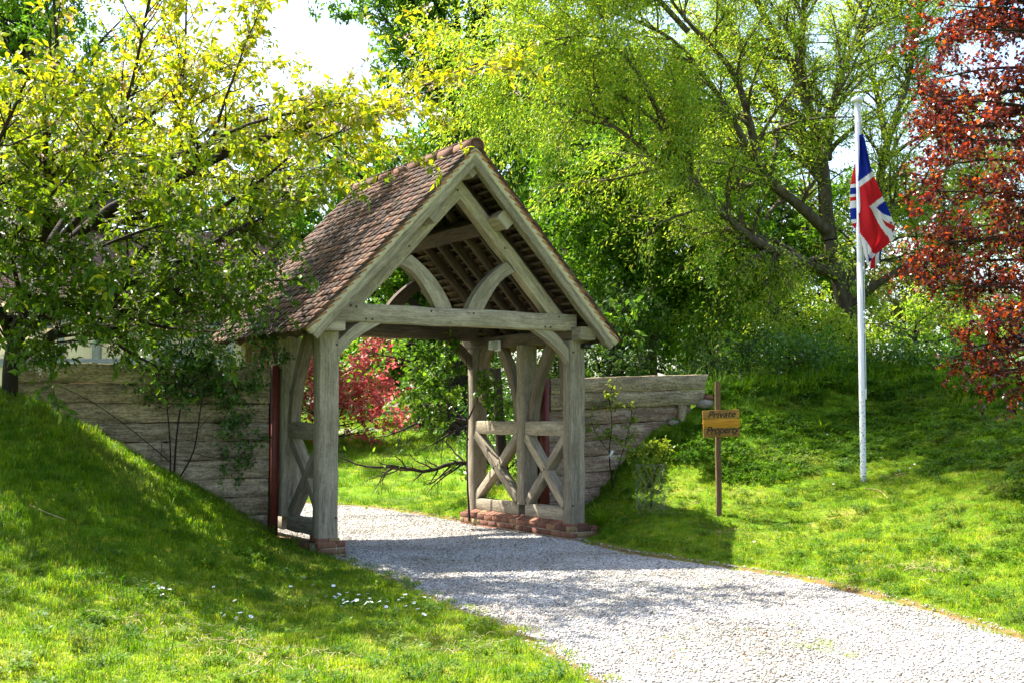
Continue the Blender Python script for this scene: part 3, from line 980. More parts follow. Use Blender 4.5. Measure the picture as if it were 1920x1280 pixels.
link('stake', beam_mesh((2.42, -0.14, 1.28), (2.44, -0.14, 1.70), 0.11, 0.08, (0, 1, 0), M['sleeper'], ch=0.01), None, wr)
sp2 = link('steel_post', box_mesh((0.0, -0.13, -0.1), (0.085, -0.115, 2.06), M['red_paint']), None, wr)
link('web', box_mesh((0.035, -0.113, -0.1), (0.05, 0.07, 2.058), M['red_paint']), None, sp2)
link('flange', box_mesh((0.0, 0.072, -0.1), (0.085, 0.087, 2.06), M['red_paint']), None, sp2)

# ------------------------------------------------------------------ scattering helper (geometry nodes on a cloud of points)
def scatter(name, P, rot, scl, pick, protos, label, cat):
    me = bpy.data.meshes.new(name)
    me.vertices.add(len(P))
    me.vertices.foreach_set('co', np.asarray(P, np.float32).ravel())
    a = me.attributes.new('rot', 'FLOAT_VECTOR', 'POINT'); a.data.foreach_set('vector', np.asarray(rot, np.float32).ravel())
    a = me.attributes.new('scl', 'FLOAT', 'POINT'); a.data.foreach_set('value', np.asarray(scl, np.float32))
    a = me.attributes.new('pick', 'INT', 'POINT'); a.data.foreach_set('value', np.asarray(pick, np.int32))
    o = link(name, me)
    tag(o, label, cat, kind='stuff')
    ng = bpy.data.node_groups.new(name + '_nodes', 'GeometryNodeTree')
    ng.interface.new_socket('Geometry', in_out='INPUT', socket_type='NodeSocketGeometry')
    ng.interface.new_socket('Geometry', in_out='OUTPUT', socket_type='NodeSocketGeometry')
    nn, ll = ng.nodes, ng.links.new
    gi, gout = nn.new('NodeGroupInput'), nn.new('NodeGroupOutput')
    iop = nn.new('GeometryNodeInstanceOnPoints')
    jo = nn.new('GeometryNodeJoinGeometry')
    for pr in reversed(protos):
        ob = nn.new('GeometryNodeObjectInfo')
        ob.inputs['Object'].default_value = pr
        ob.inputs['As Instance'].default_value = True
        ll(ob.outputs['Geometry'], jo.inputs[0])
    ll(jo.outputs[0], iop.inputs['Instance'])
    iop.inputs['Pick Instance'].default_value = True
    def attr(nm, typ):
        n = nn.new('GeometryNodeInputNamedAttribute'); n.data_type = typ; n.inputs['Name'].default_value = nm
        return n.outputs['Attribute']
    er = nn.new('FunctionNodeEulerToRotation')
    ll(attr('rot', 'FLOAT_VECTOR'), er.inputs[0])
    ll(er.outputs[0], iop.inputs['Rotation'])
    ll(attr('scl', 'FLOAT'), iop.inputs['Scale'])
    ll(attr('pick', 'INT'), iop.inputs['Instance Index'])
    ll(gi.outputs[0], iop.inputs['Points'])
    ll(iop.outputs[0], gout.inputs[0])
    md = o.modifiers.new('scatter', 'NODES')
    md.node_group = ng
    return o


def proto(name, V, faces, mat, smooth=False):
    return bpy.data.objects.new(name, mesh_np(name, V, faces, mat, smooth=smooth))


# ------------------------------------------------------------------ gravel stones
def gravel_mat():
    m, nt, bs = new_mat('gravel_stone')
    L = nt.links.new
    oi = N(nt, 'ShaderNodeObjectInfo')
    c = ramp(nt, [(0.0, (0.15, 0.135, 0.115)), (0.10, (0.25, 0.23, 0.20)), (0.5, (0.40, 0.39, 0.375)), (0.92, (0.51, 0.50, 0.485)), (1.0, (0.34, 0.24, 0.17))], oi.outputs['Random']).outputs[0]
    geo = N(nt, 'ShaderNodeNewGeometry')
    n1 = N(nt, 'ShaderNodeTexNoise', Scale=0.9, Detail=4.0, Roughness=.6); L(geo.outputs['Position'], n1.inputs['Vector'])
    c = mixc(nt, c, ramp(nt, [(.36, (.74, .70, .62)), (.58, (1.06, 1.05, 1.04))], n1.outputs['Fac']).outputs[0], .9, 'MULTIPLY')
    L(c, bs.inputs['Base Color']); bs.inputs['Roughness'].default_value = 0.9; bs.inputs['Specular IOR Level'].default_value = 0.2
    return m


M['stone_chip'] = gravel_mat()
rg = np.random.default_rng(11)
ICO = None
def ico():
    t = (1 + 5 ** .5) / 2
    V = np.array([(-1, t, 0), (1, t, 0), (-1, -t, 0), (1, -t, 0), (0, -1, t), (0, 1, t), (0, -1, -t), (0, 1, -t), (t, 0, -1), (t, 0, 1), (-t, 0, -1), (-t, 0, 1)], float)
    V /= np.linalg.norm(V[0])
    F = np.array([(0, 11, 5), (0, 5, 1), (0, 1, 7), (0, 7, 10), (0, 10, 11), (1, 5, 9), (5, 11, 4), (11, 10, 2), (10, 7, 6), (7, 1, 8), (3, 9, 4), (3, 4, 2), (3, 2, 6), (3, 6, 8), (3, 8, 9), (4, 9, 5), (2, 4, 11), (6, 2, 10), (8, 6, 7), (9, 8, 1)])
    return V, F
IV, IF = ico()
chips = [proto('gravel_chip', IV * (1, rg.uniform(.6, .9), rg.uniform(.4, .65)) * (1 + rg.uniform(-.28, .28, (12, 1))) * 0.013, [IF], M['stone_chip']) for _ in range(8)]
def poisson_like(lo, hi, dens):
    n = int((hi[0] - lo[0]) * (hi[1] - lo[1]) * dens)
    return rg.uniform(lo, hi, (n, 2))
P = poisson_like((-4, 6.3), (5, 16.5), 2700)
P = np.r_[P, poisson_like((-8, 16.5), (1, 23), 900)]
keep = inside(P) & in_view(np.c_[P, np.zeros(len(P))], 60)
keep |= (edge_dist(P) < 0.10) & (rg.random(len(P)) < 0.18) & in_view(np.c_[P, np.zeros(len(P))], 60) & (np.abs((np.c_[P, np.zeros(len(P))] - GO) @ GU - 1.6) < 5)
P = P[keep]
n = len(P)
inn = inside(P)
zz = np.where(inn, drive_z(P), np.maximum(height(P), -0.01)) + rg.uniform(-0.004, 0.006, n)
far = np.clip((P[:, 1] - 8) / 12, 0, 1)
scatter('gravel', np.c_[P, zz], np.c_[rg.uniform(-.6, .6, n), rg.uniform(-.6, .6, n), rg.uniform(0, 6.28, n)], rg.uniform(.45, 1.15, n) * (1 + .5 * far), rg.integers(0, 8, n), chips, 'pale grey limestone chippings covering the drive', 'gravel')
print('gravel', n)

# ------------------------------------------------------------------ grass
def grass_mat(name, stops, trans=0.52, dry=(0.36, 0.31, 0.11), dry_amt=0.72):
    m, nt, bs = new_mat(name)
    L = nt.links.new
    oi = N(nt, 'ShaderNodeObjectInfo')
    c = ramp(nt, stops, oi.outputs['Random']).outputs[0]
    geo = N(nt, 'ShaderNodeNewGeometry')
    n1 = N(nt, 'ShaderNodeTexNoise', Scale=0.8, Detail=5.0, Roughness=0.65); L(geo.outputs['Position'], n1.inputs['Vector'])
    f = ramp(nt, [(0.54, (0, 0, 0)), (0.70, (dry_amt,) * 3)], n1.outputs['Fac']).outputs[0]
    c = mixc(nt, c, dry, f)
    n3 = N(nt, 'ShaderNodeTexNoise', Scale=2.3, Detail=3.0); L(geo.outputs['Position'], n3.inputs['Vector'])
    c = mixc(nt, c, ramp(nt, [(0.35, (0.7, 0.78, 0.7)), (0.65, (1.2, 1.12, 1.0))], n3.outputs['Fac']).outputs[0], 0.9, 'MULTIPLY')
    L(c, bs.inputs['Base Color']); bs.inputs['Roughness'].default_value = 0.5; bs.inputs['Specular IOR Level'].default_value = 0.25
    tr = N(nt, 'ShaderNodeBsdfTranslucent'); L(mixc(nt, c, (1.15, 1.2, 0.5), 1.0, 'MULTIPLY'), tr.inputs['Color'])
    mx = N(nt, 'ShaderNodeMixShader'); mx.inputs[0].default_value = trans
    L(bs.outputs[0], mx.inputs[1]); L(tr.outputs[0], mx.inputs[2]); L(mx.outputs[0], nt.nodes['Material Output'].inputs['Surface'])
    return m


GREENS = [(0.0, (0.13, 0.235, 0.012)), (0.5, (0.25, 0.35, 0.016)), (0.85, (0.35, 0.41, 0.022)), (1.0, (0.46, 0.40, 0.10))]
M['grass'] = grass_mat('grass_blade', GREENS)
M['grass_lush'] = grass_mat('lush_grass_blade', [(0.0, (0.07, 0.16, 0.005)), (0.6, (0.12, 0.24, 0.006)), (1.0, (0.2, 0.3, 0.010))], dry_amt=0.25)
M['weed'] = grass_mat('ground_weed', [(0.0, (0.05, 0.13, 0.010)), (0.6, (0.085, 0.19, 0.012)), (1.0, (0.15, 0.25, 0.02))], dry_amt=0.3)


def tuft(n, h0, h1_, spread, w, bend, seed):
    r = np.random.default_rng(seed)
    V, F3, F4 = [], [], []
    for i in range(n):
        a = r.uniform(0, 6.283); d = spread * math.sqrt(r.random())
        p = np.array([d * math.cos(a), d * math.sin(a), -0.01])
        hh = r.uniform(h0, h1_); la = r.uniform(0, 6.283); be = r.uniform(0.25, 1.0) * bend
        dr = np.array([math.cos(la), math.sin(la), 0]); sd = np.array([-math.sin(la), math.cos(la), 0])
        ww = w * r.uniform(.7, 1.3)
        q1 = p + dr * be * hh * 0.35 + np.array([0, 0, hh * 0.6]); q2 = p + dr * be * hh * 1.0 + np.array([0, 0, hh * (1 - .35 * be)])
        b = len(V)
        V += [p - sd * ww / 2, p + sd * ww / 2, q1 - sd * ww * .42, q1 + sd * ww * .42, q2]
        F4.append((b, b + 1, b + 3, b + 2)); F3.append((b + 2, b + 3, b + 4))
    return np.array(V), [np.array(F4), np.array(F3)]


def clover(n, seed):
    r = np.random.default_rng(seed)
    V, F = [], []
    for i in range(n):
        a = r.uniform(0, 6.283); d = 0.09 * math.sqrt(r.random()); c = np.array([d * math.cos(a), d * math.sin(a), r.uniform(.015, .07)])
        s = r.uniform(.012, .022); t = r.uniform(0, 6.283); tl = r.normal(0, .4, 2)
        for k in range(3):
            an = t + k * 2.1
            e1 = np.array([math.cos(an), math.sin(an), tl[0] * math.cos(an) + tl[1] * math.sin(an)]); e2 = np.array([-math.sin(an), math.cos(an), 0])
            b = len(V); V += [c, c + s * (.7 * e1 + .5 * e2), c + s * 1.35 * e1, c + s * (.7 * e1 - .5 * e2)]; F.append((b, b + 1, b + 2, b + 3))
    return np.array(V), [np.array(F)]


tufts = [proto('grass_tuft', *tuft(28, .018, .05, .07, .0045, 1.0, s), M['grass']) for s in range(5)]            # 0-4 mown
tufts += [proto('grass_tuft', *tuft(24, .045, .11, .07, .005, .8, 20 + s), M['grass_lush']) for s in range(4)]     # 5-8 long
tufts += [proto('weed_tuft', *clover(26, 40 + s), M['weed']) for s in range(3)]                                    # 9-11 weeds
tufts += [proto('grass_tuft', *tuft(16, .12, .26, .07, .006, .75, 60 + s), M['grass_lush']) for s in range(2)]     # 12-13 tall

Pn = rg.uniform((-7.0, 6.6), (8.0, 22.0), (int(15 * 15.4 * 420), 2))
Pf = rg.uniform((-9, 17), (3, 45), (9000, 2))
lawn_far = np.r_[Pf]
zN = height(Pn)
eN = edge_dist(Pn)
kp = (~inside(Pn) | ((eN < .14) & (rg.random(len(Pn)) < .3))) & in_view(np.c_[Pn, zN], 60)
thin = np.clip(eN / 0.14, 0.15, 1) ** 1.2
lu = (np.c_[Pn, zN] - GO) @ GU; lv = (np.c_[Pn, zN] - GO) @ GV
kp &= rg.random(len(Pn)) < np.where(Pn[:, 1] > 13, 0.62, 1.0) * thin
kp &= ~((lv > 1.18) & (lv < 1.45) & ((lu < -0.2) | (lu > 3.3)) & (lu < 6.6))
kp &= ~((lv > -0.12) & (lv < 2.75) & (((lu > -0.27) & (lu < 0.06)) | ((lu > 3.05) & (lu < 3.55))))
Pn, zN, lu, lv, eN = Pn[kp], zN[kp], lu[kp], lv[kp], eN[kp]
n = len(Pn)
lush = hash_noise(Pn[:, 0] * .9 + 7, Pn[:, 1] * .9, 9)
left = lu < 1.0
steep = np.clip((zN - 0.2) / 0.6, 0, 1)
r1 = rg.random(n)
pk = rg.integers(0, 5, n)
pk = np.where(left & (r1 < 0.05 + 0.5 * steep + 0.08 * (lush > .6)), rg.integers(5, 9, n), pk)
up_b = (~left) & (zN > 0.75 + .5 * (lush - .5))
pk = np.where(up_b & (r1 < 0.55), rg.integers(9, 12, n), pk)
pk = np.where(up_b & (r1 > 0.86), rg.integers(5, 9, n), pk)
pk = np.where((~left) & (zN > 1.65) & (r1 > 0.9), rg.integers(12, 14, n), pk)
crest = (~left) & (zN > 1.8)
pk = np.where((~left) & (~up_b) & (r1 < 0.05), rg.integers(9, 12, n), pk)
pk = np.where((~left) & (~up_b) & (r1 > 0.93), rg.integers(5, 9, n), pk)
pk = np.where(left & (r1 > 0.975) & (zN < .5), rg.integers(9, 12, n), pk)
walledge = (np.abs(lv - 1.15) < 0.12) & ((lu < -0.2) | (lu > 3.4))
pk = np.where(walledge, rg.integers(5, 9, n), pk)
sc = rg.uniform(.75, 1.25, n) * np.where(eN < .2, .8, 1) * np.where(crest & (hash_noise(Pn[:, 0] * 1.5, Pn[:, 1] * 1.5, 21) > .45), 1.7, 1)
scatter('grass', np.c_[Pn, zN], np.c_[rg.normal(0, .12, n), rg.normal(0, .12, n), rg.uniform(0, 6.28, n)], sc, pk, tufts, 'bright green grass and low weeds growing over both banks', 'grass')
print('grass', n)
zF = height(Pf)
kf = ~inside(Pf) & in_view(np.c_[Pf, zF], 20)
lvf = (np.c_[Pf, zF] - GO) @ GV
kf &= lvf > 3.0
Pf, zF = Pf[kf], zF[kf]
n = len(Pf)
scatter('lawn_grass', np.c_[Pf, zF], np.c_[rg.normal(0, .1, n), rg.normal(0, .1, n), rg.uniform(0, 6.28, n)], rg.uniform(.9, 1.5, n) * (1 + (Pf[:, 1] - 17) / 18), rg.integers(0, 7, n), tufts, 'sunlit lawn grass seen through the gate', 'grass')

# ------------------------------------------------------------------ branches and leaves
def chaikin(P, r=None, it=2):
    P = np.array(P, float)
    for _ in range(it):
        a, b = P[:-1], P[1:]
        Q = np.empty((2 * len(a), 3)); Q[0::2] = .75 * a + .25 * b; Q[1::2] = .25 * a + .75 * b
        P = np.r_[P[:1], Q, P[-1:]]
    return P


def resample(P, n):
    d = np.r_[0, np.cumsum(np.linalg.norm(np.diff(P, axis=0), axis=1))]
    t = np.linspace(0, d[-1], n)
    return np.stack([np.interp(t, d, P[:, k]) for k in range(3)], 1), d[-1]


def tubes(A, Rd, sides):
    """A (n, m, 3) polylines, Rd (n, m) radii -> verts, quads"""
    n, m_, _ = A.shape
    T = np.gradient(A, axis=1)
    T /= np.linalg.norm(T, axis=2, keepdims=True) + 1e-9
    ref = np.where(np.abs(T[:, :1, 2:3]) > .8, np.array([1., 0, 0]), np.array([0, 0, 1.]))
    X = np.cross(T, np.broadcast_to(ref, T.shape)); X /= np.linalg.norm(X, axis=2, keepdims=True) + 1e-9
    Y = np.cross(T, X)
    an = np.arange(sides) * 2 * math.pi / sides
    V = A[:, :, None] + Rd[:, :, None, None] * (np.cos(an)[:, None] * X[:, :, None] + np.sin(an)[:, None] * Y[:, :, None])
    idx = np.arange(n * m_ * sides).reshape(n, m_, sides)
    nx_ = np.roll(idx, -1, axis=2)
    F = np.stack([idx[:, :-1], nx_[:, :-1], nx_[:, 1:], idx[:, 1:]], -1).reshape(-1, 4)
    return V.reshape(-1, 3), F


def spawn(A, Rd, k, t0, ang, ln, seg, rng, curl=.25, grav=(0, 0, 0), taper=.55, up=0.0, t1=1.0, flat=0.0):
    """k children on each of the polylines A (n,m,3)"""
    n, m_, _ = A.shape
    N_ = n * k
    par = np.repeat(np.arange(n), k)
    t = rng.uniform(t0, t1, N_) * (m_ - 1)
    i = np.minimum(t.astype(int), m_ - 2); f = t - i
    p = A[par, i] * (1 - f)[:, None] + A[par, i + 1] * f[:, None]
    r = (Rd[par, i] * (1 - f) + Rd[par, i + 1] * f) * taper
    T = A[par, i + 1] - A[par, i]; T /= np.linalg.norm(T, axis=1, keepdims=True) + 1e-9
    q = rng.normal(0, 1, (N_, 3)); q[:, 2] *= (1 - flat)
    q -= (q * T).sum(1, keepdims=True) * T; q /= np.linalg.norm(q, axis=1, keepdims=True) + 1e-9
    a = rng.uniform(ang[0], ang[1], N_)[:, None]
    D = np.cos(a) * T + np.sin(a) * q
    D[:, 2] += up
    D /= np.linalg.norm(D, axis=1, keepdims=True)
    L_ = rng.uniform(ln[0], ln[1], N_)
    out = np.empty((N_, seg + 1, 3)); out[:, 0] = p
    g = np.array(grav)
    for s in range(seg):
        out[:, s + 1] = out[:, s] + D * (L_ / seg)[:, None]
        D = D + rng.normal(0, curl, (N_, 3)) + g * (1.0 / seg) * 2
        D /= np.linalg.norm(D, axis=1, keepdims=True)
    tt = np.linspace(1, .25, seg + 1)
    return out, np.maximum(r, .0025)[:, None] * tt


def leaf_tpl(kind, w):
    if kind == 'mid':
        V = np.array([(0, 0, 0), (.5, 0, -.03), (1, 0, -.14), (.42, w, .05), (.42, -w, .05)]); F = [np.array([(0, 3, 1), (1, 3, 2), (0, 1, 4), (1, 2, 4)])]
    elif kind == 'diamond':
        V = np.array([(0, 0, 0), (.42, w, .10), (1, 0, -.06), (.42, -w, .10)]); F = [np.array([(0, 1, 2), (0, 2, 3)])]
    else:
        V = np.array([(0, 0, 0), (.33, 0, -.02), (.68, 0, -.05), (1, 0, -.16), (.28, w, .05), (.64, w * .86, .02), (.28, -w, .05), (.64, -w * .86, .02)])
        F = [np.array([(0, 4, 1), (2, 5, 3), (0, 1, 6), (2, 3, 7)]), np.array([(1, 4, 5, 2), (1, 2, 7, 6)])]
    return V, F


def leaf_frames(A, k, rng, droop, jit, along=.35, t0=.1):
    """k leaves on each twig"""
    n, m_, _ = A.shape
    N_ = n * k
    par = np.repeat(np.arange(n), k)
    t = (t0 + (1 - t0) * rng.random(N_) ** .8) * (m_ - 1)
    i = np.minimum(t.astype(int), m_ - 2); f = (t - i)[:, None]
    p = A[par, i] * (1 - f) + A[par, i + 1] * f + rng.normal(0, jit, (N_, 3))
    T = A[par, i + 1] - A[par, i]; T /= np.linalg.norm(T, axis=1, keepdims=True) + 1e-9
    a = T * along + rng.normal(0, .6, (N_, 3)) + np.array([0, 0, -droop])
    a /= np.linalg.norm(a, axis=1, keepdims=True)
    nn_ = rng.normal(0, .55, (N_, 3)) + np.array([0, 0, 1.0])
    nn_ -= (nn_ * a).sum(1, keepdims=True) * a; nn_ /= np.linalg.norm(nn_, axis=1, keepdims=True) + 1e-9
    return p, a, np.cross(nn_, a), nn_


def leaves_mesh(name, fr, size, tpl, mat, rnd):
    p, a, b, nn_ = fr
    TVl, TFl = tpl
    V = p[:, None] + size[:, None, None] * (TVl[None, :, :1] * a[:, None] + TVl[None, :, 1:2] * b[:, None] + TVl[None, :, 2:] * nn_[:, None])
    k = len(TVl)
    F = [(np.arange(len(p))[:, None, None] * k + f[None]).reshape(-1, f.shape[1]) for f in TFl]
    return mesh_np(name, V.reshape(-1, 3), F, mat, attrs={'rnd': np.repeat(rnd, k)})


TRIS = [0]


def build_tree(name, label, cat, limbs, lv1, lv2, leaf, mats, seed=0, group=None, lv3=None, single=0, single_name='leaf', base=None, rnd_fn=None, keep_fn=None, trunk_i=0, sides=(9, 5, 3)):
    """limbs: list of (points, r0, r1); lv1/lv2/lv3: spawn settings; leaf: dict; mats: bark, leaf material key, leaf object material key"""
    rng = np.random.default_rng(seed)
    b0 = np.array(limbs[0][0][0] if base is None else base, float)
    root = empty(name, b0)
    tag(root, label, cat, group)
    A1, R1 = [], []
    for q, (pts, r0, r1) in enumerate(limbs):
        P_, ln = resample(chaikin(pts), 16)
        P_ = P_ + np.cumsum(rng.normal(0, .006, P_.shape), 0) * np.linspace(0, 1, 16)[:, None]
        tt = np.linspace(0, 1, 16)
        rr = r0 * (1 - tt) + r1 * tt
        if q == trunk_i: rr = rr * (1 + .35 * np.exp(-tt * 9))
        V, F = tubes(P_[None], rr[None], sides[0])
        link('trunk' if q == trunk_i else 'limb', mesh_np('limb', V - b0, [F], M[mats[0]], smooth=True), None, root)
        TRIS[0] += 2 * len(F)
        if q == trunk_i and len(limbs) > 1 and lv1.get('skip_trunk', True): continue
        k = max(2, int(ln * lv1['per_m']))
        c, r = spawn(P_[None], rr[None], k, lv1.get('t0', .15), lv1['ang'], lv1['len'], lv1.get('seg', 6), rng, lv1.get('curl', .2), lv1.get('grav', (0, 0, 0)), up=lv1.get('up', 0), flat=lv1.get('flat', 0))
        A1.append(c); R1.append(r)
    A1, R1 = np.concatenate(A1), np.concatenate(R1)
    A2, R2 = spawn(A1, R1, lv2['k'], lv2.get('t0', .15), lv2['ang'], lv2['len'], lv2.get('seg', 4), rng, lv2.get('curl', .2), lv2.get('grav', (0, 0, 0)), up=lv2.get('up', 0), flat=lv2.get('flat', 0))
    tw = [tubes(A1, R1, sides[1])] + ([tubes(A2, R2, sides[2])] if sides[2] else [])
    last = A2
    if lv3:
        A3, R3 = spawn(A2, R2, lv3['k'], .2, lv3['ang'], lv3['len'], lv3.get('seg', 3), rng, lv3.get('curl', .2), lv3.get('grav', (0, 0, 0)))
        if lv3.get('show', True): tw.append(tubes(A3, R3, 3))
        last = A3
    off, VV, FF = 0, [], []
    for V, F in tw:
        VV.append(V); FF.append(F + off); off += len(V)
    VV, FF = np.concatenate(VV), np.concatenate(FF)
    if leaf.get('twigs', True):
        o = link('twigs', mesh_np('twigs', VV - b0, [FF], M[mats[0]], smooth=True), None, root)
        o['kind'] = 'stuff'
        TRIS[0] += 2 * len(FF)
    fr = leaf_frames(last, leaf['k'], rng, leaf.get('droop', .4), leaf.get('jit', .03), leaf.get('along', .35))
    if leaf.get('k1'):
        f1 = leaf_frames(A1, leaf['k1'], rng, leaf.get('droop', .4), leaf.get('jit', .03), leaf.get('along', .35), .3)
        fr = tuple(np.concatenate([x, y]) for x, y in zip(fr, f1))
    if keep_fn is not None:
        kk = keep_fn(fr[0], rng)
        fr = tuple(x[kk] for x in fr)
    nL = len(fr[0])
    size = rng.uniform(leaf['size'][0], leaf['size'][1], nL)
    rnd = rng.random(nL) if rnd_fn is None else rnd_fn(fr[0], rng)
    tpl = leaf_tpl(leaf.get('tpl', 'diamond'), leaf.get('w', .25))
    sel = np.zeros(nL, bool)
    if single:
        vis = in_view(fr[0], -20)
        d = np.where(vis, np.linalg.norm(fr[0] - np.array([0, 0, CAM_H]), axis=1) / size, 1e9)
        sel[np.argsort(d)[:single]] = True
        lm_ = mesh_np(single_name, tpl[0], tpl[1], M[mats[2]])
        for i in np.nonzero(sel)[0]:
            o = link(single_name, lm_, None, root)
            mx = np.eye(4); mx[:3, 0] = fr[1][i] * size[i]; mx[:3, 1] = fr[2][i] * size[i]; mx[:3, 2] = fr[3][i] * size[i]; mx[:3, 3] = fr[0][i] - b0
            o.matrix_local = Matrix(mx.tolist())
    fr2 = tuple(x[~sel] for x in fr)
    if leaf.get('mass'): tpl = leaf_tpl(leaf['mass'], leaf.get('w', .25))
    o = link('crown', leaves_mesh('crown', (fr2[0] - b0, *fr2[1:]), size[~sel], tpl, M[mats[1]], rnd[~sel]), None, root)
    o['kind'] = 'stuff'
    TRIS[0] += nL * sum(len(f) * (f.shape[1] - 2) for f in tpl[1])
    return root, fr, A1, A2


def px(*pts):
    """limb through picture points (x, y, depth)"""
    return [at(*p) for p in pts]


def gnd(x, y, dz=-0.15): return np.array([x, y, h1(x, y) + dz])


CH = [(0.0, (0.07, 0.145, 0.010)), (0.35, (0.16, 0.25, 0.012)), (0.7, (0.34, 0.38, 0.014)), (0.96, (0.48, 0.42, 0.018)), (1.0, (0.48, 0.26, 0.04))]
M['cherry_leaf'] = leaf_mat('cherry_leaf', CH, trans=.55)
M['cherry_leaf_o'] = leaf_mat('cherry_leaf_single', CH, 'object', trans=.5)
M['blossom'] = leaf_mat('cherry_blossom', [(0, (0.60, 0.40, 0.40)), (1, (0.82, 0.68, 0.66))], trans=.35, tmul=(1, .95, .95))
M['ash_leaf'] = leaf_mat('ash_leaf', [(0, (0.05, 0.14, 0.010)), (.5, (0.10, 0.23, 0.014)), (1, (0.2, 0.34, 0.02))], trans=.5)
M['dark_leaf'] = leaf_mat('dark_evergreen_leaf', [(0, (0.02, 0.05, 0.012)), (.6, (0.04, 0.09, 0.018)), (1, (0.10, 0.17, 0.02))], trans=.35, spec=.2)
M['willow_leaf'] = leaf_mat('willow_leaf', [(0, (0.15, 0.28, 0.022)), (.5, (0.29, 0.43, 0.035)), (.9, (0.44, 0.52, 0.06)), (1, (0.54, 0.45, 0.09))], trans=.58)
CB = [(0, (0.032, 0.010, 0.014)), (.45, (0.075, 0.014, 0.014)), (.76, (0.22, 0.03, 0.012)), (1, (0.50, 0.15, 0.014))]
M['copper_leaf'] = leaf_mat('copper_beech_leaf', CB, trans=.47, rough=.25, spec=.8, tmul=(1.6, .9, .7))
M['copper_leaf_o'] = leaf_mat('copper_beech_leaf_single', CB, 'object', trans=.47, rough=.25, spec=.8, tmul=(1.6, .9, .7))
M['maple_leaf'] = leaf_mat('red_maple_leaf', [(0, (0.36, 0.05, 0.06)), (.6, (0.58, 0.12, 0.12)), (1, (0.70, 0.28, 0.22))], trans=.45, tmul=(1.3, 1.1, 1.1))
RO = [(0, (0.03, 0.10, 0.014)), (.6, (0.07, 0.18, 0.022)), (1, (0.16, 0.27, 0.03))]
M['rose_leaf'] = leaf_mat('rose_leaf', RO, trans=.35, rough=.35, spec=.5)
M['rose_leaf_o'] = leaf_mat('rose_leaf_single', RO, 'object', trans=.35, rough=.35, spec=.5)
M['lime_leaf'] = leaf_mat('young_lime_leaf', [(0, (0.12, 0.2, 0.015)), (1, (0.28, 0.34, 0.03))], trans=.5)
M['pale_leaf'] = leaf_mat('pale_shrub_leaf', [(0, (0.13, 0.17, 0.03)), (1, (0.28, 0.28, 0.06))], trans=.4)

